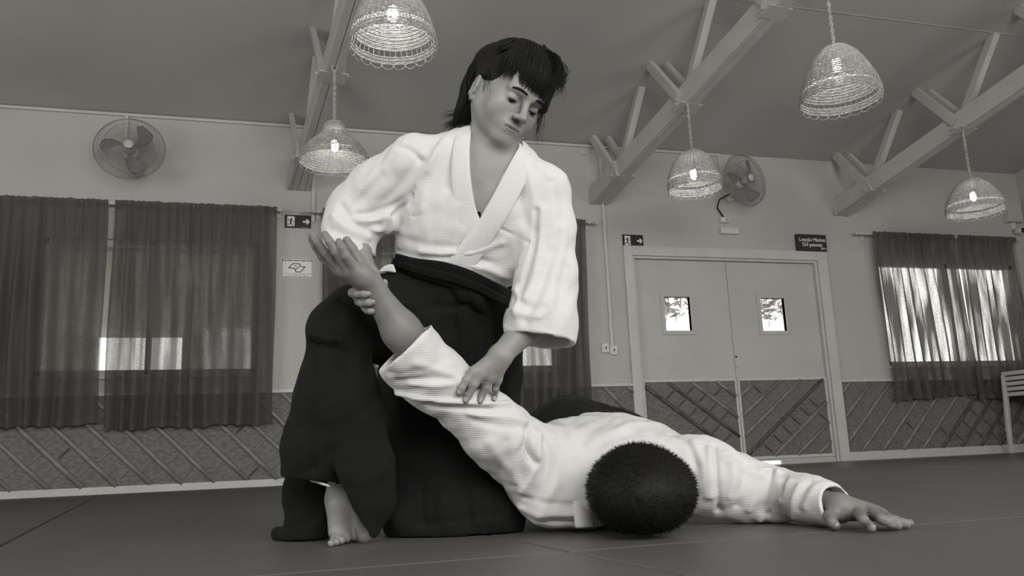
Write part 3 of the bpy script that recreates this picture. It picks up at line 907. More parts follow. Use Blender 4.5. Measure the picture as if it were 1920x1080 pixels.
class Sdf:
    def __init__(self): self.items = []
    def cone(self, a, b, ra, rb, k=0.02, flat=None, op='u'):
        """tapered capsule; flat = (axis, ratio) squashes it along an axis"""
        self.items.append(('c', np.array(a, F32), np.array(b, F32), F32(ra), F32(rb), k, flat, op)); return self
    def ell(self, c, rad, ax=None, k=0.02, op='u'):
        self.items.append(('e', np.array(c, F32), np.array(rad, F32), np.array(np.eye(3) if ax is None else ax, F32), 0, k, None, op)); return self
    def chain(self, st, k=0.02, flat=None):
        """stations (px, py, d, rpx)"""
        pts = [V(s[0], s[1], s[2]) for s in st]; rr = [R_(s[3], s[2]) for s in st]
        for i in range(len(pts) - 1): self.cone(pts[i], pts[i + 1], rr[i], rr[i + 1], k, flat)
        return self
    def plane(self, p, n, k=0.0):
        """cuts away the side the normal points to"""
        n = np.array(n, float); n /= np.linalg.norm(n)
        self.items.append(('p', np.array(p, F32), np.array(n, F32), 0, 0, k, None, 'i')); return self
    def fn(self, f, k=0.0, op='u'):
        self.items.append(('f', f, 0, 0, 0, k, None, op)); return self
    def __call__(self, P):
        P = np.asarray(P, F32)
        f = np.full(len(P), 9.0, F32)
        cull = len(P) > 400
        if cull:
            p0, p1 = P.min(0), P.max(0)
            pc, pr = (p0 + p1) / 2, float(np.linalg.norm(p1 - p0)) / 2
            cull = pr < .25
        for t, a, b, c, d, k, flat, op in self.items:
            if cull and t in 'ce':
                if t == 'c':
                    mc = (a + b) / 2; mr = float(np.linalg.norm(b - a)) / 2 + max(float(c), float(d))
                else:
                    mc = a; mr = float(b.max())
                if float(np.linalg.norm(mc - pc)) - mr - pr > .05 + k: continue
            if t == 'c':
                q = P - a; ba = b - a
                s = F32(1)
                if flat is not None:
                    ax = np.array(flat[0], F32); w = F32(1 / flat[1] - 1)
                    q = q + ax * ((q @ ax) * w)[:, None]; ba = ba + ax * ((ba @ ax) * w)
                h = np.clip((q @ ba) / max(float(ba @ ba), 1e-12), 0, 1)
                q = q - h[:, None] * ba
                g = np.sqrt(np.einsum('ij,ij->i', q, q)) - (c + (d - c) * h)
            elif t == 'e':
                q = (P - a) @ c.T / b
                k0 = np.sqrt(np.einsum('ij,ij->i', q, q)); q2 = q / b
                g = k0 * (k0 - 1) / np.maximum(np.sqrt(np.einsum('ij,ij->i', q2, q2)), 1e-6)
            elif t == 'p':
                g = (P - a) @ b
            else:
                g = a(P)
            if op == 'u': f = smin(f, g, k)
            elif op == 's': f = smax(f, -g, k)
            else: f = smax(f, g, k)
        return f
_E = [(0, 1), (2, 3), (4, 5), (6, 7), (0, 2), (1, 3), (4, 6), (5, 7), (0, 4), (1, 5), (2, 6), (3, 7)]
def surface(f, lo, hi, h, lip=1.6):
    """surface nets over the blocks the surface runs through; returns verts, quads"""
    lo = np.array(lo, float); hi = np.array(hi, float)
    B = 8
    nb = np.ceil((hi - lo) / (h * B)).astype(int)
    g = np.stack(np.meshgrid(*[np.arange(n) for n in nb], indexing='ij'), -1).reshape(-1, 3)
    cen = lo + (g * B + B / 2) * h
    val = np.concatenate([f(cen[i:i + 60000]) for i in range(0, len(cen), 60000)])
    g = g[np.abs(val) < B * h * 0.87 * lip]
    N = nb * B + 2
    loc = np.stack(np.meshgrid(*[np.arange(B + 1)] * 3, indexing='ij'), -1)
    vk, vp, qd = [], [], []
    corner = [(c >> 0 & 1, c >> 1 & 1, c >> 2 & 1) for c in range(8)]
    def key(i): return (i[..., 0].astype(np.int64) * N[1] + i[..., 1]) * N[2] + i[..., 2]
    gk = (g[:, 0] // 3 * 4096 + g[:, 1] // 3) * 4096 + g[:, 2] // 3
    g = g[np.argsort(gk, kind='stable')]; gk = np.sort(gk)
    cuts = np.r_[0, np.flatnonzero(np.diff(gk)) + 1, len(g)]
    for s, e_ in zip(cuts[:-1], cuts[1:]):
        gb = g[s:e_]
        idx = gb[:, None, None, None, :] * B + loc[None]
        pts = (lo + idx * h).reshape(-1, 3)
        F = f(pts).reshape(len(gb), B + 1, B + 1, B + 1)
        S = F < 0
        C8 = np.stack([F[:, a:a + B, b:b + B, c:c + B] for a, b, c in corner], -1)
        S8 = C8 < 0
        n8 = S8.sum(-1)
        act = (n8 > 0) & (n8 < 8)
        w = np.argwhere(act)
        if len(w):
            cv = C8[act]; sv = S8[act]
            acc = np.zeros((len(w), 3)); cnt = np.zeros(len(w))
            for a, b in _E:
                m = sv[:, a] != sv[:, b]
                va, vb = cv[m, a], cv[m, b]
                t = (va / (va - vb))[:, None]
                pa, pb = np.array(corner[a], float), np.array(corner[b], float)
                acc[m] += pa + (pb - pa) * t; cnt[m] += 1
            cell = gb[w[:, 0]] * B + w[:, 1:]
            vk.append(key(cell)); vp.append(lo + (cell + acc / cnt[:, None]) * h)
        for ax in range(3):
            sl0 = [slice(0, B)] * 3; sl1 = [slice(0, B)] * 3
            sl1[ax] = slice(1, B + 1)
            s0 = S[(slice(None), *sl0)]; s1 = S[(slice(None), *sl1)]
            w = np.argwhere(s0 != s1)
            if not len(w): continue
            flip = s0[tuple(w.T)]
            cell = gb[w[:, 0]] * B + w[:, 1:]
            b_, c_ = (ax + 1) % 3, (ax + 2) % 3
            e1 = np.zeros(3, int); e1[b_] = 1; e2 = np.zeros(3, int); e2[c_] = 1
            q = np.stack([key(cell - e1 - e2), key(cell - e2), key(cell), key(cell - e1)], 1)
            q[~flip] = q[~flip][:, ::-1]
            qd.append(q)
    vk = np.concatenate(vk); vp = np.concatenate(vp); qd = np.concatenate(qd)
    o = np.argsort(vk); vk = vk[o]; vp = vp[o]
    i = np.searchsorted(vk, qd); i = np.clip(i, 0, len(vk) - 1)
    ok = (vk[i] == qd).all(1)
    return vp, i[ok]
def largest(v, q):
    """drops stray specks: keeps the biggest connected piece"""
    lab = np.arange(len(v))
    while True:
        m = lab[q].min(1); new = lab.copy()
        for k in range(4): np.minimum.at(new, q[:, k], m)
        new = new[new]; new = new[new]
        if (new == lab).all(): break
        lab = new
    cnt = np.bincount(lab); keep = lab == cnt.argmax()
    idx = np.cumsum(keep) - 1
    return v[keep], idx[q[keep[q[:, 0]]]]
def normals(v, q):
    fn = np.cross(v[q[:, 2]] - v[q[:, 0]], v[q[:, 3]] - v[q[:, 1]])
    n = np.stack([sum(np.bincount(q[:, k], fn[:, c], len(v)) for k in range(4)) for c in range(3)], 1)
    return n / np.maximum(np.linalg.norm(n, axis=1), 1e-12)[:, None]
def relax(v, q, it=2, w=0.5):
    for _ in range(it):
        a = np.stack([sum(np.bincount(q[:, k], (v[q[:, (k + 1) % 4]] + v[q[:, k - 1]])[:, c_], len(v)) for k in range(4)) for c_ in range(3)], 1)
        c = 2.0 * np.bincount(q.ravel(), minlength=len(v))
        v = v * (1 - w) + w * a / np.maximum(c, 1)[:, None]
    return v
def hits(f, pts, d0=1.45, d1=3.2):
    """first point of the surface on each line of sight, as distance ahead (nan where none)"""
    pts = np.array([p[:2] for p in pts], float)
    r = CAM_FWD + CAM_RIGHT * ((pts[:, :1] - 960) / CAM_F) - CAM_UP * ((pts[:, 1:2] - 540) / CAM_F)
    L = np.linalg.norm(r, axis=1)
    d = np.full(len(pts), d0); live = np.ones(len(pts), bool); out = np.full(len(pts), np.nan)
    for _ in range(90):
        i = np.flatnonzero(live)
        if not len(i): break
        g = f(CAM_POS + r[i] * d[i, None])
        done = g < .0006
        out[i[done]] = d[i[done]]; live[i[done]] = False
        d[i] += np.maximum(g, .0010) / L[i] * .75
        live &= d < d1
    return out
def hit(f, px, py):
    d = hits(f, [(px, py)])[0]
    return None if np.isnan(d) else float(d)
def seg_dist(P, pts):
    best = np.full(len(P), 9.0)
    for a, b in zip(pts[:-1], pts[1:]):
        ba = b - a; q = P - a
        h = np.clip(q @ ba / max(ba @ ba, 1e-12), 0, 1)
        best = np.minimum(best, np.linalg.norm(q - h[:, None] * ba, axis=1))
    return best
def folds(v, q, f, spec, gain=1.0, rough=.8):
    """spec: (list of sightings, height in mm, half-width in mm): ridges (+) and creases (-) pressed into the cloth"""
    n = normals(v, q)
    disp = np.zeros(len(v))
    allp = [p for pts, A, sg in spec for p in pts]
    hd = hits(f, allp)
    c = 0
    for pts, A, sg in spec:
        w = []
        for p in pts:
            d = hd[c]; c += 1
            if not np.isnan(d): w.append(V(p[0], p[1], d))
        if len(w) < 2: continue
        # round the path off
        w = [np.array(x) for x in w]
        for _ in range(2):
            ww = [w[0]]
            for a, b in zip(w[:-1], w[1:]): ww += [a * .75 + b * .25, a * .25 + b * .75]
            w = ww + [w[-1]]
        lo = np.min(w, 0) - sg * .003; hi = np.max(w, 0) + sg * .003
        m = np.all((v > lo) & (v < hi), axis=1)
        if not m.any(): continue
        d = seg_dist(v[m], w)
        disp[m] += A * .001 * gain * np.exp(-(d / (sg * .001)) ** 2)
    # soft unevenness of worn cloth
    rw = np.random.default_rng(5)
    for lam in (.11, .08, .06, .045, .036):
        kv = rw.normal(0, 1, 3); kv *= 2 * math.pi / lam / np.linalg.norm(kv)
        ph = v @ kv + 1.3 * np.sin(v @ (kv[[1, 2, 0]] * .4))
        disp += rough * .001 * lam / .06 * np.sin(ph)
    return v + n * disp[:, None]
def np_mesh(name, v, q, mats, smooth=True, midx=None):
    me = bpy.data.meshes.new(name)
    me.vertices.add(len(v)); me.vertices.foreach_set('co', np.asarray(v, np.float32).ravel())
    me.loops.add(q.size); me.loops.foreach_set('vertex_index', q.ravel().astype(np.int32))
    me.polygons.add(len(q))
    k = q.shape[1]
    me.polygons.foreach_set('loop_start', np.arange(0, q.size, k, dtype=np.int32))
    me.polygons.foreach_set('loop_total', np.full(len(q), k, np.int32))
    me.polygons.foreach_set('use_smooth', np.full(len(q), smooth))
    for m in (mats if isinstance(mats, (list, tuple)) else [mats]): me.materials.append(m)
    if midx is not None: me.polygons.foreach_set('material_index', midx.astype(np.int32))
    me.update(calc_edges=True); me.validate()
    return me
def sheet(rows, thick, name, mat, parent, lift=0.0, sub=1):
    """cloth strip through rows of points, with thickness"""
    m, n = len(rows), len(rows[0])
    v = [tuple(p) for r in rows for p in r]
    f = [(i * n + j, i * n + j + 1, (i + 1) * n + j + 1, (i + 1) * n + j) for i in range(m - 1) for j in range(n - 1)]
    o = MB().add(v, f).build(name, mat, parent, smooth=True)
    s = o.modifiers.new('thick', 'SOLIDIFY'); s.thickness = thick; s.offset = 0
    if sub:
        s = o.modifiers.new('round', 'SUBSURF'); s.levels = sub; s.render_levels = sub
    return o
def catmull(pts, n):
    pts = [np.array(p, float) for p in pts]
    P = [2 * pts[0] - pts[1]] + pts + [2 * pts[-1] - pts[-2]]
    out = []
    m = len(pts) - 1
    for k in range(n + 1):
        t = k / n * m; i = min(int(t), m - 1); u = t - i
        a, b, c, d = P[i], P[i + 1], P[i + 2], P[i + 3]
        out.append(.5 * ((2 * b) + (-a + c) * u + (2 * a - 5 * b + 4 * c - d) * u * u + (-a + 3 * b - 3 * c + d) * u ** 3))
    return out

def cloth_mat(name, v, rough=0.9, weave=0.0, rib=260.0, ax='Z', noise=0.03, sheen=0.15):
    m = material(name, v, rough, 0.15, noise=noise, nscale=5)
    nt = m.node_tree; b = nt.nodes['Principled BSDF']
    for e in [e for n in nt.nodes if n.type == 'VALTORGB' for e in n.color_ramp.elements]:
        c = e.color; e.color = (c[1] * 1.005, c[1], c[1] * .985, 1)
    b.inputs['Sheen Weight'].default_value = sheen
    if weave > 0:
        tc = nt.nodes.new('ShaderNodeTexCoord')
        mp = nt.nodes.new('ShaderNodeMapping')
        nt.links.new(tc.outputs['Object'], mp.inputs['Vector'])
        w1 = nt.nodes.new('ShaderNodeTexWave'); w1.bands_direction = ax; w1.inputs['Scale'].default_value = rib
        w1.inputs['Distortion'].default_value = 1.2; w1.inputs['Detail Scale'].default_value = 1.5
        w2 = nt.nodes.new('ShaderNodeTexNoise'); w2.inputs['Scale'].default_value = 420
        nt.links.new(mp.outputs[0], w1.inputs['Vector']); nt.links.new(mp.outputs[0], w2.inputs['Vector'])
        ad = nt.nodes.new('ShaderNodeMath'); ad.operation = 'MULTIPLY_ADD'; ad.inputs[1].default_value = .6
        nt.links.new(w2.outputs['Fac'], ad.inputs[0]); nt.links.new(w1.outputs['Fac'], ad.inputs[2])
        bp = nt.nodes.new('ShaderNodeBump'); bp.inputs['Strength'].default_value = weave; bp.inputs['Distance'].default_value = .0015
        nt.links.new(ad.outputs[0], bp.inputs['Height']); nt.links.new(bp.outputs['Normal'], b.inputs['Normal'])
    return m
def skin_mat(name, v):
    m = material(name, v, 0.5, 0.35, noise=0.08, nscale=22, bump=0.12, bscale=500)
    b = m.node_tree.nodes['Principled BSDF']
    b.inputs['Subsurface Weight'].default_value = 0.08
    b.inputs['Subsurface Radius'].default_value = (.008, .006, .005)
    b.inputs['Subsurface Scale'].default_value = 1.0
    return m
M_skin = skin_mat('skin', 0.235)
M_skin2 = skin_mat('skin_tanned', 0.17)
M_lip = skin_mat('lip', 0.15)
M_nail = material('nail', 0.27, 0.3, 0.5)
M_hair = material('dark_hair', 0.007, 0.6, 0.15)
M_gi = cloth_mat('white_cotton_weave', 0.565, weave=.28, rib=95)
M_gi2 = cloth_mat('white_cotton_rib', 0.57, weave=.32, rib=80)
M_gi_plain = cloth_mat('white_cotton_plain', 0.565, weave=.2, rib=110)
M_hak = cloth_mat('black_hakama_cloth', 0.0085, rough=.9, noise=.15, sheen=.02)
M_belt = cloth_mat('black_belt_cloth', 0.005, rough=.9, noise=.15, sheen=.02)
M_eye = material('eye_dark', 0.008, 0.25, 0.5)

def finger(s, pts, r, k=0.006):
    """pts: joints as points; r: radii"""
    for i in range(len(pts) - 1):
        s.cone(pts[i], pts[i + 1], r[i], r[i + 1], k if i == 0 else .003)
def nail_obj(tip, prev, toward, size, parent):
    tip, prev = np.array(tip), np.array(prev)
    d = tip - prev; d /= np.linalg.norm(d)
    n = np.array(toward, float); n -= d * (n @ d); n /= np.linalg.norm(n)
    s = np.cross(d, n)
    rows = []
    for i in range(5):
        u = (i / 4 - .5) * 2
        row = []
        for j in range(5):
            w = (j / 4 - .5) * 2
            hw = size[0] * math.sqrt(max(0.05, 1 - max(0, u) ** 4 * .8))
            p = tip + d * (u * size[1] - size[1] * .2) + s * (w * hw) + n * (size[2] - .0028 * w * w - .0010 * (u > .8))
            row.append(p)
        rows.append(row)
    return sheet(rows, .0009, 'fingernail', M_nail, parent, sub=1)
# ================================================================ the man lying face down
man = empty('person', FV(1200, 960, 0.0))
tag(man, 'person in white jacket and black hakama lying face down, arm pinned', 'person', 'people on the mats')
MO = np.array(man.location)
def add_mesh(name, v, q, mats, parent, origin, midx=None, smooth=True):
    return link(name, np_mesh(name, v - origin, q, mats, smooth, midx), parent)
def bounds(pts, pad):
    p = np.array(pts); return p.min(0) - pad, p.max(0) + pad
ax_sl = V(735, 620, 1.75) - V(830, 718, 1.80)               # direction of the raised sleeve
ax_sl /= np.linalg.norm(ax_sl)
def floor_cut(P): return 0.003 - P[:, 2]
arm_in = Sdf().chain([(860, 745, 1.835, 40), (815, 702, 1.80, 44), (756, 642, 1.763, 52.5), (715, 600, 1.74, 56)], .02)
JM = Sdf()
JM.cone(V(1040, 884, 1.99), V(1300, 892, 1.99), R_(82, 1.99), R_(74, 1.99), .05)
JM.cone(V(1150, 884, 2.08), V(1105, 842, 2.55), .138, .118, .07)
JM.cone(V(1060, 868, 2.08), V(1215, 868, 2.10), .105, .100, .06)
JM.cone(V(1030, 925, 1.93), V(1095, 930, 1.93), .080, .074, .04)
JM.chain([(1005, 872, 1.95, 74), (925, 806, 1.88, 60), (868, 750, 1.84, 52)], .035)
JM.chain([(868, 750, 1.84, 52), (818, 706, 1.80, 52), (762, 650, 1.765, 56), (730, 617, 1.745, 58)], .03)
JM.cone(V(752, 700, 1.775), V(806, 738, 1.80), R_(27, 1.775), R_(24, 1.80), .045)
JM.chain([(1318, 890, 1.97, 66), (1400, 920, 1.98, 52), (1445, 926, 1.96, 48), (1512, 934, 1.86, 41), (1575, 950, 1.77, 40)], .03)
JM.cone(V(1345, 900, 1.95), V(1385, 915, 1.97), R_(60, 1.95), R_(54, 1.97), .03)
JM0 = JM
def jm_cut(P):
    """opened sleeves, flat underside"""
    f = JM0(P)
    ps = V(761, 651, 1.765)
    n1 = ax_sl * .97 + CAM_FWD * .17; n1 /= np.linalg.norm(n1)
    near = np.linalg.norm(P - ps, axis=1) < .22
    g1 = (P - ps) @ n1
    f = np.where(near, np.maximum(f, g1), f)
    fi = arm_in(P)
    f = np.where(near, np.maximum(f, -fi), f)
    pc = V(1566, 954, 1.775)
    ax2 = V(1580, 951, 1.765) - V(1512, 934, 1.86); ax2 /= np.linalg.norm(ax2)
    ax2 = ax2 + CAM_UP * .28; ax2 /= np.linalg.norm(ax2)
    near2 = np.linalg.norm(P - pc, axis=1) < .12
    g2 = (P - pc) @ ax2
    f = np.where(near2, np.maximum(f, g2), f)
    fw = Sdf().chain([(1540, 944, 1.82, 34), (1600, 953, 1.74, 35)], .0)(P)
    f = np.where(near2, np.maximum(f, -fw), f)
    return np.maximum(f, floor_cut(P)).astype(F32)
lo, hi = bounds([V(700, 600, 1.72), V(1600, 930, 1.75), V(1105, 780, 2.7), V(1000, 985, 1.8), V(1150, 760, 2.0)], .12)
lo[2] = 0.0
v, q = largest(*surface(jm_cut, lo, hi, .0030))
v = relax(v, q, 2, .4)
fm = [
    # raised sleeve: pull folds under the pressing hand, drooping lower edge
    ([(745, 735), (800, 748), (860, 752), (905, 757), (950, 758)], 7, 7), ([(770, 720), (830, 722), (875, 712)], 4, 8), ([(800, 760), (850, 764), (920, 768)], -6, 7),
    ([(730, 700), (790, 690), (850, 668)], -2.5, 9), ([(780, 680), (840, 700), (878, 720)], 3, 10), ([(745, 715), (800, 708), (850, 712)], -3, 9),
    ([(880, 775), (930, 780), (985, 790)], 5, 8), ([(890, 790), (940, 800), (990, 805)], -3, 8),
    # crease at the shoulder
    ([(994, 798), (985, 820), (990, 850), (1003, 868)], -12, 9), ([(1010, 812), (1008, 845), (1000, 885), (980, 920)], 7, 11), ([(975, 815), (960, 850), (962, 900)], 5, 12),
    ([(950, 830), (935, 870), (945, 920)], -3.5, 11), ([(920, 830), (960, 890), (1000, 940)], 3, 13), ([(1025, 830), (1030, 870), (1015, 920), (985, 950)], -5, 11),
    ([(1040, 835), (1050, 880), (1035, 930), (1010, 965)], 4, 12), ([(985, 935), (1030, 945), (1080, 950)], -4, 10), ([(975, 950), (1030, 965), (1075, 965)], 4, 9), ([(990, 970), (1040, 980), (1080, 982)], -4, 7),
    # back
    ([(1048, 790), (1070, 815), (1085, 850)], 4, 14), ([(1120, 800), (1090, 830), (1075, 870)], -3, 14), ([(1140, 815), (1170, 800), (1230, 795)], 4, 15), ([(1100, 860), (1130, 825), (1190, 812)], -3, 14),
    ([(1285, 806), (1300, 830), (1318, 870), (1325, 930)], 5, 11), ([(1258, 812), (1290, 830), (1305, 870)], -4, 10), ([(1340, 835), (1342, 870), (1345, 920), (1348, 960)], -7, 7), ([(1330, 840), (1330, 880), (1335, 930)], 4, 9),
    # left sleeve
    ([(1362, 850), (1375, 880), (1368, 930)], 5, 11), ([(1400, 872), (1395, 905), (1385, 950)], -4, 10), ([(1424, 880), (1415, 910), (1405, 955)], 5, 10), ([(1448, 882), (1440, 915), (1432, 960)], -5, 9),
    ([(1470, 895), (1466, 925), (1440, 965)], -7, 7), ([(1482, 902), (1462, 940), (1425, 972)], 5, 9), ([(1500, 912), (1487, 940), (1485, 970)], 4, 8), ([(1520, 905), (1500, 930), (1496, 955)], -3, 8), ([(1545, 905), (1520, 925), (1508, 950)], 3, 9),
    ([(1436, 884), (1448, 880), (1458, 886)], 7, 9), ([(1466, 898), (1470, 915), (1465, 930)], -4, 8), ([(1360, 862), (1400, 880), (1430, 892)], 4, 10),
]
v = folds(v, q, jm_cut, fm, 1.35)
add_mesh('jacket', v, q, M_gi2, man, MO)
# hem stitched round the raised sleeve opening and collar band at the nape
rows = []
for i in range(7):
    u = i / 6
    px_o, py_o = 1072 + 6 * u, 935 + 56 * u
    rows.append([V(px_o + 36 * w, py_o - 2 * w, 1.845 + .02 * (1 - u) + .012 * w * w - .02 * w * (1 - w)) - MO for w in (0, .25, .5, .75, 1)])
sheet(rows, .008, 'collar', M_gi_plain, man)

# ---- body: head, neck, trunk, both arms and hands in one skin
HC = V(1203, 921, 1.75)
HAX = frame(-CAM_FWD, (0, 0, 1))
BM = Sdf()
BM.ell(HC, (.107, .107, .084), HAX, .0)
BM.cone(HC + CAM_FWD * .06, V(1165, 905, 2.0), .065, .07, .03)
BM.cone(V(1045, 890, 2.0), V(1290, 898, 2.0), .07, .07, .04)
BM.cone(V(1150, 890, 2.1), V(1110, 850, 2.55), .11, .1, .05)
# right arm, raised
Wr = V(703, 545, 1.742)
BM.cone(V(1000, 872, 1.96), V(858, 745, 1.845), .05, .042, .03)
BM.cone(V(858, 745, 1.845), V(800, 680, 1.80), .042, .046, .02)
BM.cone(V(800, 680, 1.80), V(752, 620, 1.772), .046, .040, .02)
BM.cone(V(752, 620, 1.772), V(704, 549, 1.744), .040, .0262, .02)
D = 1.742
mcp = [V(670, 511, D - .036), V(656, 511, D - .030), V(643, 509, D - .020), V(634, 507, D - .004)]
BM.cone(Wr, V(686, 520, D - .016), .0255, .022, .012)
for p, r in zip(mcp, (.0135, .0135, .013, .012)):
    BM.cone(V(694, 532, D - .008), p, .0200, r, .012)
BM.ell(V(678, 515, D - .030), (.022, .017, .028), frame(CAM_FWD, V(650, 480, 1.7) - V(690, 530, 1.7)), .012)
fing = [
    [mcp[0], V(649, 480, D - .056), V(641, 464, D - .060), V(635.5, 453, D - .058)],
    [mcp[1], V(630, 473, D - .052), V(617.5, 453, D - .056), V(609, 439, D - .052)],
    [mcp[2], V(611, 475, D - .030), V(595, 454, D - .034), V(584, 439, D - .032)],
    [mcp[3], V(604, 482, D - .004), V(591, 462, D - .006), V(583, 447, D - .006)]]
for pts, s in zip(fing, (1.0, 1.02, 1.0, .88)):
    finger(BM, pts, [.0118 * s, .0098 * s, .0088 * s, .0074 * s], .008)
thumb = [V(690, 519, D + .004), V(672, 488, D + .006), V(659, 466, D + .002), V(650, 451, D + .0)]
finger(BM, thumb, [.017, .0125, .0115, .0092], .012)
# left arm and hand on the mat
BM.cone(V(1318, 890, 1.98), V(1440, 928, 1.965), .05, .043, .03)
BM.cone(V(1440, 928, 1.965), V(1525, 940, 1.84), .043, .034, .02)
BM.cone(V(1525, 940, 1.84), V(1572, 950, 1.772), .034, .027, .02)
lw = V(1576, 951, 1.768)
mz = .034
lm = [FV(1606, 957, .036), FV(1626, 957, .036), FV(1643, 961, .031), FV(1655, 966, .026)]
for p, r in zip(lm, (.0135, .0135, .013, .012)):
    BM.cone(lw, p, .022, r, .014)
lf = [
    [lm[0], FV(1619, 974, .028), FV(1628, 984, .016), FV(1635, 990, .010)],
    [lm[1], FV(1652, 973, .026), FV(1670, 981, .017), FV(1684, 986, .010)],
    [lm[2], FV(1668, 974, .024), FV(1687, 980, .015), FV(1700, 983.5, .010)],
    [lm[3], FV(1678, 974, .020), FV(1694, 979, .013), FV(1707, 981, .009)]]
for pts, s in zip(lf, (1.0, 1.03, .98, .86)):
    finger(BM, pts, [.0122 * s, .0102 * s, .0094 * s, .0082 * s], .008)
lt = [FV(1570, 958, .036), FV(1556, 968, .028), FV(1560, 979, .018), FV(1567, 985, .0115)]
finger(BM, lt, [.018, .0135, .0115, .0100], .012)
def clipbox(f, lo, hi):
    lo = np.array(lo, F32); hi = np.array(hi, F32)
    return lambda P: np.maximum(f(P), np.maximum(lo - P, P - hi).max(1)).astype(F32)
def patch(f, pts, pad, h):
    lo, hi = bounds(pts, pad)
    return surface(clipbox(f, lo, hi), lo - 3 * h, hi + 3 * h, h)
def join(patches):
    vs_, qs, n = [], [], 0
    for v, q in patches:
        vs_.append(v); qs.append(q + n); n += len(v)
    return np.concatenate(vs_), np.concatenate(qs)
ps = [patch(BM, [V(800, 690, 1.80), V(575, 430, 1.70), V(700, 540, 1.75)], .045, .0019),
      patch(BM, [V(1500, 925, 1.87), FV(1715, 990, .0), V(1600, 930, 1.74)], .04, .0019),
      patch(lambda P: BM(P), [V(1000, 872, 1.96), V(1330, 900, 2.0), V(1110, 850, 2.6), V(1203, 918, 1.62), V(840, 735, 1.85), V(1480, 935, 1.9)], .06, .008)]
v, q = join(ps)
mbody = add_mesh('body', v, q, M_skin2, man, MO)
for pts in lf:
    nail_obj(pts[3] - MO, pts[2] - MO, (0, 0, 1), (.0056, .0062, .0086), mbody)
nail_obj(lt[3] - MO, lt[2] - MO, -CAM_FWD + CAM_UP * .5, (.0066, .0072, .0102), mbody)

# ---- hair: cropped, thick, with a whorl
HS = Sdf().ell(HC + np.array([0, 0, .002]), (.1155, .1155, .0905), HAX, .0)
HS.cone(HC + CAM_FWD * .05, HC + CAM_FWD * .10, .088, .075, .03)
HS.fn(lambda P: floor_cut(P) + .001, .012, 'i')
v, q = surface(HS, HC - .18, HC + .18, .004)
hair = add_mesh('hair', v, q, M_hair, man, MO)
n_ = normals(v, q)
cr = HC + (-CAM_FWD * .105 + CAM_UP * .03 - CAM_RIGHT * .02)
idx = rng.choice(len(v), 11000, replace=True)
sp = MB()
vv, ff = [], []
for c, i in enumerate(idx):
    p, n = v[i] + rng.normal(0, .002, 3), n_[i]
    if p[2] < .012: continue
    away = p - cr; dd = np.linalg.norm(away); away = away / max(dd, .01)
    tw = np.cross(n, away) * math.exp(-dd / .05)
    d = n * .42 + away * .62 + tw * .7 + rng.normal(0, .16, 3); d /= np.linalg.norm(d)
    L = rng.uniform(.006, .0125)
    s = np.cross(d, n + .01); s /= max(np.linalg.norm(s), 1e-6)
    t = np.cross(d, s); w = .0007
    b = len(vv)
    e = p + d * L - n * L * .15
    if e[2] < .002: continue
    vv += [p + s * w - n * .003, p - s * .5 * w + t * w - n * .003, p - s * .5 * w - t * w - n * .003, e]
    ff += [(b, b + 1, b + 3), (b + 1, b + 2, b + 3), (b + 2, b, b + 3)]
st = link('hair_strands', np_mesh('hair_strands', np.array(vv) - MO, np.array(ff), M_hair, True), hair)
st['kind'] = 'stuff'

# ---- hakama over the hips and legs, away from the camera
HM = Sdf()
HM.cone(V(1070, 826, 2.64), V(1150, 838, 2.64), .128, .118, .06)
HM.cone(V(1075, 846, 2.48), V(1150, 850, 2.48), .108, .104, .08)
HM.cone(V(1010, 845, 2.6), V(1080, 830, 2.62), .09, .12, .05)
HM.cone(V(1065, 822, 2.55), V(1035, 850, 3.3), .115, .07, .08)
HM.cone(V(1140, 838, 2.6), V(1190, 850, 3.25), .11, .07, .06)
HM.cone(V(1150, 840, 2.55), V(1195, 842, 2.6), .10, .09, .05)
HM.fn(floor_cut, 0, 'i')
lo, hi = bounds([V(1000, 840, 2.35), V(1200, 840, 2.35), V(960, 840, 2.55), V(1230, 800, 2.7), V(1030, 830, 3.4), V(1200, 860, 3.3)], .12); lo[2] = 0
v, q = surface(HM, lo, hi, .006)
v = relax(v, q, 2)
v = folds(v, q, HM, [([(1068, 753), (1055, 770), (1040, 790)], 5, 12), ([(1085, 756), (1120, 766), (1170, 770)], -3, 12)])
add_mesh('hakama', v, q, M_hak, man, MO)
# ================================================================ the woman kneeling over him
woman = empty('person', FV(800, 1000, 0.0))
tag(woman, 'person in white jacket and black hakama kneeling upright, holding the raised arm', 'person', 'people on the mats')
WO = np.array(woman.location)
FL = (CAM_FWD, .66)
# ---- trunk shape shared by body and jacket
TR = Sdf()
TR.chain([(905, 325, 1.93, 88), (884, 385, 1.955, 104), (868, 440, 1.985, 112), (856, 490, 2.02, 108), (852, 540, 2.05, 106)], .05, FL)
TR.cone(V(922, 288, 1.94), V(782, 302, 1.955), R_(40, 1.94), R_(44, 1.955), .05)
TR.cone(V(930, 292, 1.94), V(1020, 355, 1.905), R_(42, 1.94), R_(44, 1.905), .05)
TR.cone(V(895, 370, 1.93), V(960, 400, 1.905), R_(70, 1.9), R_(62, 1.9), .05, FL)
TR.cone(V(845, 400, 1.93), V(850, 430, 1.94), R_(66, 1.9), R_(66, 1.9), .05, FL)
wbelt = V(850, 522, 2.0); nb_ = -CAM_UP * .954 - CAM_RIGHT * .30
J0 = Sdf().fn(lambda P: np.maximum(TR(P), ((P - wbelt) @ nb_).astype(F32)))
J0.chain([(775, 308, 1.955, 49), (712, 356, 1.985, 50), (668, 396, 2.0, 50)], .04)
J0.chain([(668, 396, 2.0, 50), (654, 432, 1.975, 47), (655, 500, 1.93, 46)], .03)
J0.cone(V(690, 415, 1.965), V(722, 418, 1.96), R_(33, 1.96), R_(22, 1.96), .03)
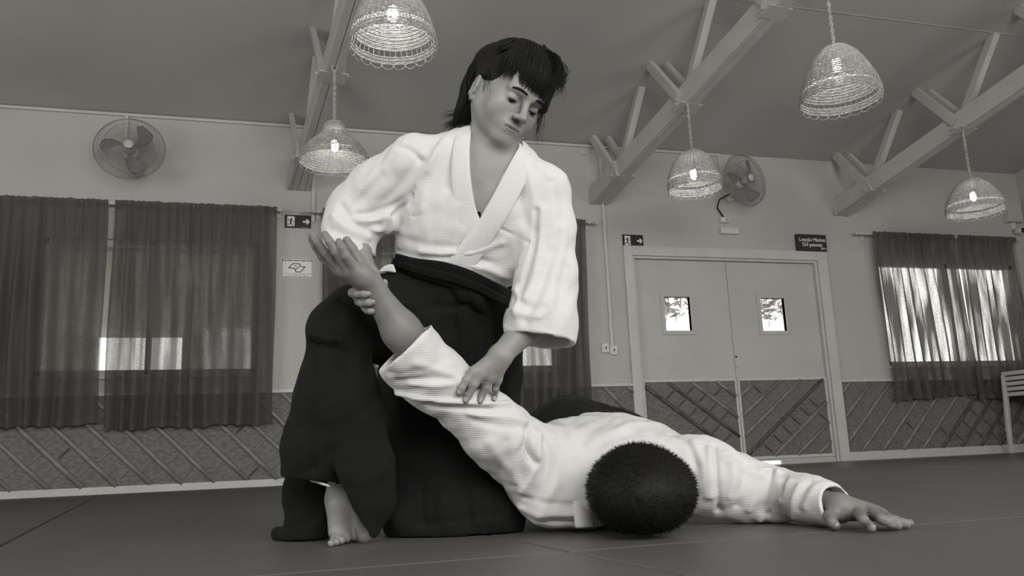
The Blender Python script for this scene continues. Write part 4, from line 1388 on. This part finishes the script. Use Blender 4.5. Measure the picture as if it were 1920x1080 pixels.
J0.chain([(1022, 362, 1.90, 46), (1030, 430, 1.885, 46), (1024, 520, 1.86, 54), (1014, 600, 1.83, 63), (1008, 680, 1.81, 68)], .035, (CAM_FWD, .8))
J0.cone(V(948, 470, 1.94), V(985, 462, 1.92), R_(55, 1.94), R_(40, 1.92), .05, FL)
c0 = V(900, 330, 1.87)
poly = np.array([((V(a, b, 1.87) - c0) @ CAM_RIGHT, (V(a, b, 1.87) - c0) @ CAM_UP) for a, b in [(882, 215), (880, 290), (884, 345), (893, 395), (898, 414), (916, 380), (937, 343), (958, 305), (980, 268), (960, 225)]])
def poly_sdf(x, y, pg):
    d = np.full(len(x), 9.0); s = np.ones(len(x))
    n = len(pg)
    for i in range(n):
        a, b = pg[i], pg[i - 1]
        ex, ey = b - a; wx, wy = x - a[0], y - a[1]
        h = np.clip((wx * ex + wy * ey) / (ex * ex + ey * ey), 0, 1)
        d = np.minimum(d, (wx - ex * h) ** 2 + (wy - ey * h) ** 2)
        c1, c2, c3 = y >= a[1], y < b[1], ex * wy > ey * wx
        m = (c1 & c2 & c3) | (~c1 & ~c2 & ~c3)
        s = np.where(m, -s, s)
    return s * np.sqrt(d)
sl_in = Sdf().chain([(1020, 560, 1.845, 50), (1014, 600, 1.83, 57), (1006, 690, 1.808, 62)], .0, (CAM_FWD, .8))
sr_in = Sdf().chain([(655, 432, 1.975, 38), (656, 520, 1.92, 40)], .0)
def nplane(a, b, c):
    n = np.cross(b - a, c - a); return n / np.linalg.norm(n)
cuffL = (V(943, 617, 1.765), V(1075, 649, 1.835), V(985, 655, 1.90))
nL = nplane(*cuffL); nL = nL if nL[2] < 0 else -nL
pR = V(655, 484, 1.94); nR = np.array([0, 0, -1.0]) + CAM_RIGHT * .12; nR /= np.linalg.norm(nR)
wbelt = V(850, 522, 2.0); nb_ = -CAM_UP * .954 - CAM_RIGHT * .30
def jw(P):
    f = J0(P)
    w = P - c0
    x, y, z = w @ CAM_RIGHT, w @ CAM_UP, w @ CAM_FWD
    V_ = np.maximum(poly_sdf(x, y, poly), z - .10)
    f = np.maximum(f, -V_)
    nk = Sdf().cone(V(935, 250, 1.93), V(915, 300, 1.955), .066, .068)(P)
    f = np.maximum(f, -nk)
    near = np.linalg.norm(P - cuffL[0] * .5 - cuffL[1] * .5, axis=1) < .17
    f = np.where(near, np.maximum(np.maximum(f, (P - cuffL[0]) @ nL), -sl_in(P)), f)
    near = np.linalg.norm(P - pR, axis=1) < .11
    f = np.where(near, np.maximum(np.maximum(f, (P - pR) @ nR), -sr_in(P)), f)
    return f.astype(F32)
lo, hi = bounds([V(600, 430, 2.0), V(1085, 640, 1.8), V(900, 235, 1.95), V(855, 545, 2.1)], .11)
v, q = largest(*surface(jw, lo, hi, .0032))
v = relax(v, q, 2, .4)
fw_ = [
    # right sleeve: diagonal drapes and the bunched underside
    ([(745, 278), (700, 330), (650, 385)], 3, 14), ([(800, 275), (770, 320), (735, 365), (700, 400)], -4, 12), ([(830, 270), (800, 320), (765, 370), (722, 410)], 4, 13), ([(775, 355), (745, 385), (705, 400), (670, 402)], -6, 9),
    ([(765, 375), (735, 402), (700, 415), (668, 412)], 6, 9), ([(770, 368), (752, 392), (735, 405)], -10, 7), ([(730, 410), (715, 432), (695, 430), (672, 418)], 5, 8), ([(715, 330), (690, 360), (650, 395)], -3, 12),
    ([(640, 385), (660, 415), (690, 428)], -5, 9), ([(625, 405), (650, 430), (690, 445)], 4, 10), ([(620, 430), (655, 448), (690, 460)], -3, 9),
    # body front: yoke seam, drape lines to the waist
    ([(772, 406), (815, 402), (853, 398)], -2.2, 4), ([(790, 300), (770, 345), (768, 380)], -5, 11), ([(815, 290), (800, 340), (792, 390)], 3, 13), ([(740, 440), (780, 455), (840, 462)], -3, 11), ([(738, 455), (790, 472), (850, 474)], 4, 9),
    ([(745, 470), (800, 483), (860, 480)], -4, 7), ([(860, 480), (900, 468), (940, 455)], 4, 10), ([(830, 470), (870, 462), (900, 440)], -3, 10), ([(880, 495), (920, 505), (955, 520)], 4, 10), ([(870, 485), (915, 492), (965, 505)], -4, 9),
    ([(930, 425), (960, 440), (990, 455)], -2.2, 5), ([(960, 320), (975, 370), (985, 420)], -3, 12), ([(985, 310), (1000, 360), (1005, 420)], 3, 11),
    # left sleeve: seam and long falls
    ([(1006, 395), (1004, 430), (996, 480), (975, 540)], -7, 7), ([(1018, 395), (1014, 440), (1008, 500), (985, 560)], 4, 10), ([(1040, 340), (1048, 400), (1045, 470)], -3, 13), ([(1055, 430), (1050, 500), (1020, 580)], 4, 14),
    ([(1035, 470), (1015, 540), (985, 600)], -4, 12), ([(1062, 500), (1050, 570), (1035, 620)], -3, 12), ([(965, 560), (990, 575), (1020, 578)], -3, 9), ([(960, 580), (985, 592), (1010, 594)], 3, 8), ([(965, 540), (972, 560), (968, 590)], 4, 8),
    ([(945, 612), (1000, 618), (1050, 630), (1073, 640)], 2.5, 5),
    # shoulders and collar side
    ([(975, 285), (1000, 300), (1030, 330)], 3, 10), ([(860, 260), (845, 300), (838, 350)], -3, 10), ([(835, 262), (815, 290), (805, 320)], 3, 10), ([(747, 275), (770, 280), (790, 300)], -4, 8),
]
v = folds(v, q, jw, fw_, 1.5)
add_mesh('jacket', v, q, M_gi, woman, WO)
# ---- lapels: thick bands lying on the jacket
def lapel(inner, outer, name, lift, n=22, head=None):
    a, b = catmull([(p[0], p[1], 0) for p in inner], n), catmull([(p[0], p[1], 0) for p in outer], n)
    base = Sdf().fn(J0)
    rows = [[[p[0] * (1 - w) + r[0] * w, p[1] * (1 - w) + r[1] * w, 0] for w in (0, .2, .5, .8, 1)] for p, r in zip(a, b)]
    hd = np.nan_to_num(hits(base, [c for r in rows for c in r]), nan=1.95).reshape(len(rows), 5)
    for i, r in enumerate(rows):
        for j, c in enumerate(r): c[2] = hd[i, j]
    dd = np.array([[c[2] for c in r] for r in rows])
    for _ in range(3):
        dd[1:-1] = (dd[:-2] + 2 * dd[1:-1] + dd[2:]) / 4
    out = [[V(c[0], c[1], dd[i, j] - lift + .002 * (j in (0, 4))) - WO for j, c in enumerate(r)] for i, r in enumerate(rows)]
    if head: out = [[np.array(p) - WO for p in r] for r in head] + out
    return sheet(out, .004, name, M_gi, woman)
def back_rows(pts):
    return [[V(*p) * (1 - w) + V(*r) * w for w in (0, .2, .5, .8, 1)] for p, r in pts]
lapel([(884, 240), (881, 290), (884, 340), (892, 388), (905, 420), (922, 450)], [(853, 250), (846, 300), (846, 350), (853, 400), (868, 440), (890, 475)], 'lapel', .003,
      head=back_rows([((925, 232, 2.03), (922, 262, 2.05)), ((897, 231, 2.0), (880, 258, 2.03))]))
lapel([(976, 270), (957, 303), (936, 343), (916, 380), (898, 412), (868, 450), (838, 492), (822, 514)], [(1008, 294), (993, 328), (975, 366), (955, 402), (935, 435), (908, 474), (884, 514), (872, 536)], 'lapel', .0045,
      head=back_rows([((935, 234, 2.03), (935, 264, 2.05)), ((962, 248, 1.99), (985, 275, 2.02))]))
# dark undershirt showing at the bottom of the neckline
rows = [[V(893 + 3 * j, 396 + 4 * i - abs(j - 1.5) * 1.0, 1.868 + .0 * i) - WO for j in range(4)] for i in range(5)]
sheet(rows, .004, 'undershirt', M_belt, woman)

# ---- head frame
E2 = np.array([.908, -.419]); U2 = np.array([.419, .908])          # eye line and up direction in the picture (x right, y up)
e_ = CAM_RIGHT * E2[0] + CAM_UP * E2[1]
u_ = CAM_RIGHT * U2[0] + CAM_UP * U2[1]
yw = math.radians(36)
HF = -CAM_FWD * math.cos(yw) + e_ * math.sin(yw)                     # where the face points
HX = e_ * math.cos(yw) + CAM_FWD * math.sin(yw)                      # towards her left ear
pt = math.radians(8)
HF, HU = HF * math.cos(pt) - u_ * math.sin(pt), u_ * math.cos(pt) + HF * math.sin(pt)
HA = np.array([HX, HF, HU])
HCW = V(982, 196, 1.845) - HF * .083
def Hd(x, y, z): return HCW + HX * x + HF * y + HU * z
B = Sdf()
B.ell(Hd(0, -.012, .034), (.073, .094, .088), HA, .0)
B.ell(Hd(0, .018, -.040), (.063, .066, .068), HA, .03)
for s in (-1, 1):
    B.cone(Hd(s * .054, .004, -.044), Hd(s * .012, .068, -.088), .018, .014, .022)
    B.ell(Hd(s * .040, .056, -.030), (.023, .017, .024), HA, .03)
    B.cone(Hd(s * .012, .088, .020), Hd(s * .040, .074, .018), .009, .008, .012)
B.ell(Hd(0, .069, -.0905), (.020, .016, .014), HA, .02)
B.ell(Hd(0, .074, -.060), (.030, .017, .020), HA, .02)
B.ell(Hd(0, .072, .05), (.05, .018, .035), HA, .03)
for s in (-1, 1):
    B.ell(Hd(s * .031, .099, .001), (.016, .012, .0085), HA, .014, 's')
B.cone(Hd(0, .088, .012), Hd(0, .105, -.026), .0075, .0085, .010)
B.ell(Hd(0, .1065, -.030), (.0105, .0105, .0085), HA, .006)
for s in (-1, 1):
    B.ell(Hd(s * .012, .0970, -.033), (.0075, .0095, .0068), HA, .005)
    B.ell(Hd(s * .006, .1025, -.0392), (.0034, .0050, .0030), HA, .002, 's')
    # eyelids: half-closed, looking down
    B.ell(Hd(s * .031, .0745, .0000), (.0145, .0118, .0105), HA, .006)
    B.fn(lambda P, s=s: np.maximum(Sdf().ell(Hd(s * .031, .087, -.0062), (.0125, .006, .0013), HA)(P), -9), .0018, 's')
B.ell(Hd(0, .0885, -.0555), (.0215, .0065, .0045), HA, .008)
B.ell(Hd(0, .0875, -.0665), (.0190, .0068, .0055), HA, .008)
B.ell(Hd(0, .0985, -.0608), (.0225, .0118, .0010), HA, .0020, 's')
for s in (-1, 1):
    B.ell(Hd(s * .0755, -.012, -.018), (.0062, .016, .028), frame(HF + HX * s * -.35, HU), .006)
    B.ell(Hd(s * .0810, -.007, -.014), (.0062, .0110, .0210), frame(HF + HX * s * -.35, HU), .004, 's')
for s in (-1, 1):                                        # rim and lobe of the ear
    rim = [Hd(s * (.0815 + .003 * math.cos(t)), -.013 + .0145 * math.cos(t), -.017 + .0265 * math.sin(t)) for t in np.linspace(-.9, 3.9, 10)]
    for a, b in zip(rim[:-1], rim[1:]): B.cone(a, b, .0033, .0033, .002)
    B.ell(Hd(s * .0790, -.006, -.042), (.0045, .0065, .0070), HA, .004)
# neck and the trunk under the jacket
B.cone(Hd(0, -.038, -.055), V(914, 292, 1.965), .049, .057, .012)
B.cone(Hd(-.052, -.01, -.05), V(893, 312, 1.905), .013, .009, .015)
B.cone(Hd(.045, -.0, -.06), V(918, 318, 1.89), .013, .009, .015)
B.fn(lambda P: TR(P) + F32(.013), .03)
# left arm: forearm out of the sleeve, hand pressing on his sleeve
B.cone(V(1025, 370, 1.91), V(1022, 550, 1.86), .042, .036, .03)
B.cone(V(1022, 550, 1.86), V(990, 612, 1.82), .036, .034, .02)
B.cone(V(990, 612, 1.82), V(938, 667, 1.783), .0335, .0240, .02)
def on(px, py, lift):                                                   # a point resting on his jacket
    d = hit(jm_cut, px, py)
    return V(px, py, (d if d else 1.775) - lift)
lwr = V(938, 668, 1.782)
wm = [V(889, 697, 1.762), V(904, 701, 1.764), V(919, 706, 1.773), V(932, 711, 1.789)]
for p, r in zip(wm, (.0125, .0125, .012, .0115)):
    B.cone(lwr, p, .0205, r, .013)
wf = [
    [wm[0], V(874, 713, 1.752), on(866, 727, .0105), on(861.5, 735, .0085)],
    [wm[1], V(889, 721, 1.757), on(879, 739, .0105), on(873.5, 750, .0085)],
    [wm[2], V(911, 726, 1.774), on(904, 741, .0105), on(900, 752, .0085)],
    [wm[3], V(929, 728, 1.795), on(928, 741, .0105), on(927, 750, .0085)]]
for pts, s in zip(wf, (1, 1.02, .98, .88)):
    finger(B, pts, [.0106 * s, .0090 * s, .0084 * s, .0074 * s], .008)
finger(B, [V(918, 686, 1.792), V(896, 700, 1.80), V(882, 708, 1.802)], [.015, .0115, .0095], .012)
# right arm: forearm behind his palm, fingers closed round his wrist from behind
B.cone(V(775, 312, 1.965), V(668, 400, 2.0), .042, .037, .03)
B.cone(V(668, 400, 2.0), V(668, 472, 1.94), .037, .032, .02)
B.cone(V(668, 472, 1.94), V(690, 520, 1.862), .032, .0255, .02)
rp = V(694, 545, 1.812)
B.cone(V(690, 520, 1.862), rp, .0255, .021, .015)
km = [V(672, 545, 1.800), V(680, 558, 1.802), V(689, 570, 1.802), V(697, 580, 1.800)]
for p in km: B.cone(rp, p, .020, .0125, .012)
rf = [
    [km[0], V(661, 549, 1.772), V(672, 551, 1.735), V(684, 551, 1.719), V(691, 550, 1.7175)],
    [km[1], V(673, 565, 1.775), V(680, 568, 1.742), V(692, 567, 1.7255), V(699, 565.5, 1.7245)],
    [km[2], V(685, 577, 1.778), V(689, 581, 1.752), V(696, 583, 1.7375), V(700.5, 583, 1.736)]]
for pts, s in zip(rf, (1, .98, .88)):
    finger(B, pts, [.0115 * s, .0100 * s, .0096 * s, .0090 * s, .0078 * s], .008)
finger(B, [V(702, 545, 1.815), V(716, 540, 1.800), V(719, 534, 1.785), V(720.5, 530, 1.775)], [.014, .0105, .0095, .0080], .01)
# right foot flat on the mat, toes towards the camera
ank = V(641, 925, 1.945)
B.cone(V(632, 690, 1.88), ank, .036, .031, .02)
heel = FV(632, 985, .03) + CAM_FWD * .06
B.cone(ank, heel, .031, .030, .02)
toeb = [FV(668, 997, .022), FV(653, 1003, .018), FV(643, 1007, .016), FV(633, 1010, .0145), FV(624, 1012.5, .013)]
B.cone(FV(645, 1004, .013), FV(682, 1005, .013), .0125, .0135, .012)
B.cone(FV(682, 1005, .014), ank, .0135, .028, .02)
fw2 = V(650, 1000, 1.85) - heel
for i, t_ in enumerate(toeb):
    base = t_ - (t_ - ank) * .34; base[2] = max(.020, base[2] * .6)
    B.cone(ank * .8 + heel * .2, base, .030, .0155, .02)
    B.cone(base, t_, .0135 if i == 0 else .0092, (.0105, .0070, .0065, .0060, .0058)[i], .006)
    B.ell(t_ - CAM_FWD * .016 + np.array([0, 0, -.002]), (np.array([.0138, .0098, .0090, .0084, .0080])[i],) * 3, None, .002)
B.cone(V(832, 570, 2.08), V(640, 640, 1.895), .075, .036, .03)
B.cone(V(870, 560, 2.1), V(900, 930, 2.08), .09, .06, .03)
ps = [patch(B, [Hd(-.1, -.1, -.1), Hd(.1, .12, .13), Hd(.1, -.1, -.1), Hd(-.1, .12, .1), V(868, 262, 1.90), V(985, 268, 1.90), V(880, 425, 1.83), V(960, 425, 1.95)], .004, .0019),
      patch(B, [V(1000, 600, 1.83), V(855, 755, 1.73), V(945, 660, 1.76)], .03, .0019),
      patch(B, [V(640, 450, 1.97), V(725, 590, 1.71), V(655, 590, 1.82), V(725, 470, 1.85)], .012, .0019),
      patch(B, [V(600, 860, 1.98), FV(700, 1025, .0), FV(610, 1022, .0)], .02, .0024),
      patch(B, [V(640, 430, 2.02), V(1040, 420, 1.9), V(850, 560, 2.1), V(640, 690, 1.88), V(900, 930, 2.1), V(1030, 560, 1.85)], .02, .010)]
def inside(c, rad):
    return lambda P: (((((P - c) @ HA.T) / np.array(rad)) ** 2).sum(1) < 1)
v, q = join(ps)
cen = v[q].mean(1)
mi = np.zeros(len(q), int)
mi[inside(Hd(0, .0895, -.0610), (.0225, .014, .0085))(cen)] = 1
wbody = link('body', np_mesh('body', v - WO, q, [M_skin, M_lip], True, mi), woman)
for pts in wf: nail_obj(pts[3] - WO, pts[2] - WO, -CAM_FWD, (.0052, .0062, .0078), wbody)
for pts in rf: nail_obj(pts[4] - WO, pts[3] - WO, -CAM_FWD, (.0050, .0060, .0078), wbody)
# eyes, lash lines and brows
for s in (-1, 1):
    MB().lathe([(0, .0112), (.004, .0105), (.008, .0078), (.0105, .004), (.0112, 0)], Hd(s * .031, .0735, -.0035) - WO, 16, HF).build('eye', M_eye, wbody, smooth=True)
    pts = [Hd(s * (.031 + .0135 * t), .0868 - .006 * t * t, -.0040 - .0015 * t * t) - WO for t in np.linspace(-1, 1, 9)]
    MB().tube(pts, [.0005 + .0009 * (1 - abs(t)) for t in np.linspace(-1, 1, 9)], 5).build('eyelash', M_hair, wbody, smooth=True)
    ov = []
    for t in np.linspace(0, 1, 9):
        x = s * (.013 + .034 * t); z = .0205 + .006 * math.sin(t * 2.4) - .006 * t
        yy = .12
        p = Hd(x, yy, z)
        for _ in range(60):
            g = float(B(p[None])[0])
            if g < .0005: break
            p = p - HF * g * .7
        ov.append(p - WO)
    MB().tube(ov, [.0012 + .0020 * math.sin(math.pi * (.12 + .8 * t)) for t in np.linspace(0, 1, 9)], 6).build('eyebrow', M_hair, wbody, smooth=True)

# ---- hair: dark, straight, fringe and loose ends
HB = Sdf()
HB.ell(Hd(0, -.020, .040), (.078, .096, .092), HA, .0)
HB.ell(Hd(0, -.06, -.01), (.068, .052, .070), HA, .03)
HB.ell(Hd(.006, .050, .066), (.058, .040, .030), HA, .025)
HB.cone(Hd(.035, .060, .065), Hd(.075, .040, .020), .026, .014, .02)
HB.cone(V(924, 124, 1.915), V(898, 165, 1.935), R_(33, 1.92), R_(22, 1.94), .05)
HB.cone(V(898, 165, 1.935), V(873, 210, 1.955), R_(22, 1.94), R_(18, 1.95), .03)
HB.cone(V(875, 208, 1.955), V(850, 234, 1.96), R_(18, 1.95), R_(4, 1.95), .02)
HB.fn(lambda P: Sdf().ell(Hd(-.008, .088, -.054), (.066, .077, .075), HA)(P), .010, 's')
HB.fn(lambda P: Sdf().ell(Hd(-.088, .008, -.020), (.030, .034, .036), HA)(P), .008, 's')
v, q = surface(HB, HCW - .21, HCW + .19, .0035)
whair = link('hair', np_mesh('hair', v - WO, q, M_hair), woman)
vv, ff = [], []
def lock(path, w0):
    m = len(path)
    path = np.array(path)
    d = np.empty_like(path); d[1:-1] = path[2:] - path[:-2]; d[0] = path[1] - path[0]; d[-1] = path[-1] - path[-2]
    d /= np.maximum(np.linalg.norm(d, axis=1), 1e-9)[:, None]
    s = np.cross(d, path - HCW); s /= np.maximum(np.linalg.norm(s, axis=1), 1e-9)[:, None]
    t = np.cross(d, s)
    w = (w0 * (1 - .93 * (np.arange(m) / (m - 1)) ** 1.5))[:, None]
    b = len(vv)
    ring = np.stack([path + s * w * math.cos(a * 2.094) + t * w * .6 * math.sin(a * 2.094) for a in range(3)], 1).reshape(-1, 3)
    vv.extend(ring)
    for i in range(m - 1):
        for a in range(3):
            c = (a + 1) % 3
            ff.append((b + i * 3 + a, b + i * 3 + c, b + i * 3 + 3 + c)); ff.append((b + i * 3 + a, b + i * 3 + 3 + c, b + i * 3 + 3 + a))
skr = np.array([.080, .099, .095]); skc = np.array([0, -.020, .040])
gl = HA @ np.array([0, 0, -1.0])
PA = frame((0, 1, .22), (0, -.22, 1))                   # parting axis: crown set back a little
def comb(a, th0, th1, swirl, lift, fall, n=8):
    """a lock from the crown over the skull along azimuth a, then falling freely for a length"""
    out = []
    for i in range(n + 1):
        u = i / n
        th = th0 + (th1 - th0) * u; az = a + swirl * u * u
        l = np.array([math.sin(th) * math.sin(az), math.sin(th) * math.cos(az), math.cos(th)])
        l = l[0] * PA[0] + l[1] * PA[1] + l[2] * PA[2]
        l = l * np.array([1, 1 + .19 * max(0, l[1]) ** 1.5, 1])
        l = l * (1 + .055 * min(1, max(0, l[1] * 2)))
        out.append(skc + skr * l * (1.0 + lift * math.sin(math.pi * min(1, u * .9 + .1))))
    if fall > 0:
        d = out[-1] - out[-2]; d /= np.linalg.norm(d); p = out[-1]
        for i in range(4):
            d = d * .7 + gl * .5 + rng.normal(0, .05, 3); d /= np.linalg.norm(d)
            p = p + d * fall / 4; out.append(p)
    return [Hd(*p) for p in out]
for k in range(1900):
    a = rng.uniform(-math.pi, math.pi)
    if k % 4 == 0: a = rng.uniform(-1, 1)
    th0 = rng.uniform(.0, 1.0)
    lift = rng.uniform(.01, .085)
    if abs(a) < 1.0:                                   # fringe
        th1 = (rng.uniform(1.66, 1.92) if a > -.55 else rng.uniform(1.62, 1.88)); fall = 0.0
        if th0 > .8: th0 = .5
        path = comb(a, th0, th1, rng.normal(.06, .14), lift * .8 + .02, fall, 10)
    elif a < 0 and a > -1.55:                          # temple on the side of the visible ear
        th1 = rng.uniform(1.3, 1.62)
        path = comb(a, th0, th1, rng.uniform(-.75, -.3), lift, .0)
    elif a > 0 and a < 1.7:
        th1 = rng.uniform(1.3, 1.7)
        path = comb(a, th0, th1, rng.normal(0, .12), lift + .03, rng.uniform(.01, .05))
    else:
        th1 = rng.uniform(1.6, 2.0)
        path = comb(a, th0, th1, rng.normal(0, .15), lift, rng.uniform(.02, .06))
    lock(path, rng.uniform(.0014, .0036))
# long loose ends behind the ear to the shoulder, and wisps by the far cheek
for k in range(330):
    x0, y0 = rng.uniform(874, 899), rng.uniform(140, 190)
    t_ = rng.uniform(0, 1) ** .8
    x1 = 824 + 66 * t_ + rng.normal(0, 5); y1 = 240 - 5 * t_ + rng.normal(0, 7) - 26 * (k % 5 == 0) * (1 - t_)
    d0, d1 = rng.uniform(1.88, 1.96), rng.uniform(1.90, 1.97)
    mx = x0 * .5 + x1 * .5 + rng.normal(0, 3) + 7
    lock(catmull([V(x0 + 16, y0 - 30, d0), V(x0, y0, d0), V(mx, (y0 + y1) / 2 + 14, (d0 + d1) / 2), V(x1, y1, d1)], 9), rng.uniform(.0010, .0028))
for k in range(34):
    x0, y0 = 1034 + rng.normal(0, 8), 158 + rng.normal(0, 10)
    lock(catmull([V(x0, y0, 1.84), V(1024 + rng.normal(0, 5), 190 + rng.normal(0, 5), 1.83), V(1016 + rng.normal(0, 5), 212 + rng.normal(0, 8), 1.84), V(1008 + rng.normal(0, 5), 240 + rng.normal(0, 12), 1.85), V(1003 + rng.normal(0, 10), 258 + rng.normal(0, 12), 1.86)], 10), rng.uniform(.0004, .0010))
for k in range(170):
    x0, y0 = 1000 + rng.normal(0, 14), 95 + rng.normal(0, 8)
    lock(catmull([V(x0, y0, 1.88), V(1036 + rng.normal(0, 6), 112 + rng.normal(0, 6), 1.86), V(1051 + rng.normal(0, 6), 138 + rng.normal(0, 7), 1.84), V(1042 + rng.normal(0, 9), 168 + rng.normal(0, 8), 1.83)], 9), rng.uniform(.0010, .0026))
st = link('hair_strands', np_mesh('hair_strands', np.array(vv) - WO, np.array(ff), M_hair, True), whair)
st['kind'] = 'stuff'

# ---- hakama
K_ = Sdf()
K_.chain([(854, 505, 2.02, 112), (852, 535, 2.04, 110), (850, 600, 2.06, 122), (845, 700, 2.06, 128)], .05, (CAM_FWD, .75))
K_.chain([(845, 690, 2.06, 124), (848, 830, 2.06, 120), (848, 975, 2.02, 118)], .05, (CAM_FWD, .7))
K_.cone(FV(770, 985, .03) + CAM_FWD * .09, FV(945, 978, .03) + CAM_FWD * .05, .05, .036, .10)
K_.chain([(800, 590, 2.06, 92), (705, 600, 1.95, 72), (640, 622, 1.87, 52)], .05)
K_.cone(V(614, 606, 1.86), V(650, 570, 1.92), R_(30, 1.86), R_(28, 1.92), .04)
# lower leg cloth: outer panel, front panel, rear panel
K_.chain([(628, 640, 1.87, 50), (615, 740, 1.86, 60), (592, 830, 1.865, 60), (583, 888, 1.87, 56)], .03, (CAM_FWD, .75))
K_.chain([(640, 640, 1.86, 46), (664, 760, 1.83, 52), (686, 880, 1.82, 50), (699, 940, 1.815, 37), (701, 998, 1.80, 13)], .03, (CAM_FWD, .5))
KR = Sdf()
KR.chain([(592, 840, 1.97, 40), (578, 920, 1.98, 44), (576, 1000, 1.97, 43)], .03, (CAM_FWD, .6))
KR.cone(FV(521, 1000, .017), FV(560, 1004, .014), .0165, .016, .02)
hemn = np.array([0, 0, -1.0]) * .96 - CAM_RIGHT * .12; hemn /= np.linalg.norm(hemn)
fcl = Sdf().chain([(655, 905, 1.86, 22), (652, 1005, 1.83, 32)], .0)
def kw(P):
    f = K_(P)
    p0 = V(583, 900, 1.85)
    sel = ((P - p0) @ CAM_RIGHT < R_(46, 1.85)) & (P[:, 2] < .25)
    f = np.where(sel, np.maximum(f, (P - p0) @ hemn), f)
    # hollow under the hem of the outer panel
    f = smax(f, -fcl(P), .006)
    f = np.minimum(f, KR(P))
    f = np.maximum(f, (P - V(850, 498, 2.0)) @ (CAM_UP * .954 + CAM_RIGHT * .30))
    return np.maximum(f, floor_cut(P)).astype(F32)
lo, hi = bounds([V(700, 520, 1.8), V(960, 560, 1.85), V(500, 1005, 1.9), V(985, 760, 2.05), V(850, 500, 2.2), V(700, 1010, 1.78), V(560, 700, 1.82), FV(510, 1012, 0)], .08); lo[2] = 0
v, q = surface(kw, lo, hi, .0045)
v = relax(v, q, 2, .5)
fk = [
    ([(600, 600), (630, 640), (650, 720), (655, 830)], -6, 12), ([(650, 590), (665, 650), (672, 740), (690, 850)], 6, 12), ([(590, 650), (588, 750), (588, 880)], -8, 10), ([(600, 660), (606, 760), (610, 890)], 6, 9), ([(570, 690), (560, 780), (548, 880)], 5, 10),
    ([(700, 620), (690, 720), (705, 850)], -8, 14), ([(740, 590), (740, 700), (735, 850), (740, 980)], 6, 16), ([(775, 590), (780, 720), (790, 980)], -9, 12), ([(810, 600), (820, 740), (830, 980)], 7, 14), ([(850, 600), (870, 740), (880, 985)], -9, 12),
    ([(890, 620), (905, 750), (920, 980)], 7, 14), ([(925, 610), (940, 720), (955, 800)], -8, 12), ([(720, 575), (780, 580), (850, 575)], -5, 9), ([(700, 560), (760, 570), (840, 590)], 4, 9), ([(800, 985), (860, 975), (940, 960)], -5, 10),
    ([(582, 642), (605, 652), (650, 662)], -10, 9), ([(580, 625), (605, 632), (640, 640)], 5, 8), ([(640, 560), (690, 590), (720, 640)], -6, 10),
]
v = folds(v, q, kw, fk)
add_mesh('hakama', v, q, M_hak, woman, WO)
# white trouser hem glimpsed under the outer panel
rows = [[V(580 + 10 * j, 896 + 3.4 * j + 5.5 * i + 2 * (j == 0), 1.842) - WO for j in range(5)] for i in range(2)]
sheet(rows, .004, 'trouser_hem', M_gi_plain, woman)
# white jacket tail showing at the hip slit
tl_ = [((709, 510), (709.5, 511)), ((716, 502), (718, 509)), ((723, 496.5), (728, 509.5)), ((732, 495), (736, 510.5)), ((738, 495), (744, 512.5))]
rows = [[V(a[0] * (1 - w) + b[0] * w, a[1] * (1 - w) + b[1] * w, 1.93) - WO for w in (0, .33, .66, 1)] for a, b in tl_]
sheet(rows, .004, 'jacket_tail', M_gi_plain, woman)
# ---- belt: wide wrapped band and the knot
base = Sdf().fn(J0).fn(K_, .03)
def band(top, bot, name, lift, mat, n=16):
    a, b = catmull([(p[0], p[1], 0) for p in top], n), catmull([(p[0], p[1], 0) for p in bot], n)
    rows = [[[p[0] * (1 - w) + r[0] * w, p[1] * (1 - w) + r[1] * w, 0] for w in (0, .15, .5, .85, 1)] for p, r in zip(a, b)]
    hd = np.nan_to_num(hits(base, [c for r in rows for c in r]), nan=2.02).reshape(len(rows), 5)
    for i, r in enumerate(rows):
        for j, c in enumerate(r): c[2] = hd[i, j]
    dd = np.array([[c[2] for c in r] for r in rows])
    for _ in range(4): dd[1:-1] = (dd[:-2] + 2 * dd[1:-1] + dd[2:]) / 4
    out = [[V(c[0], c[1], dd[i, j] - lift) - WO for j, c in enumerate(r)] for i, r in enumerate(rows)]
    return sheet(out, .010, name, mat, woman)
band([(742, 474), (780, 484), (830, 490), (880, 505), (925, 527), (960, 544)], [(736, 500), (775, 518), (825, 532), (875, 548), (918, 566), (952, 580)], 'belt', .008, M_belt)
band([(745, 488), (800, 502), (850, 514), (900, 532), (955, 560)], [(742, 500), (795, 516), (845, 528), (895, 546), (950, 574)], 'belt_wrap', .014, M_belt)
kn = Sdf()
kd = 1.93
kn.cone(V(838, 520, kd), V(872, 540, kd), .018, .022, .015).cone(V(866, 528, kd), V(898, 566, kd - .01), .020, .017, .015).cone(V(850, 522, kd - .01), V(868, 556, kd - .01), .020, .016, .012)
kn.cone(V(880, 545, kd - .005), V(905, 578, kd), .014, .010, .01)
v, q = surface(kn, V(870, 545, kd) - .11, V(870, 545, kd) + .11, .003)
add_mesh('belt_knot', v, q, M_belt, woman, WO)
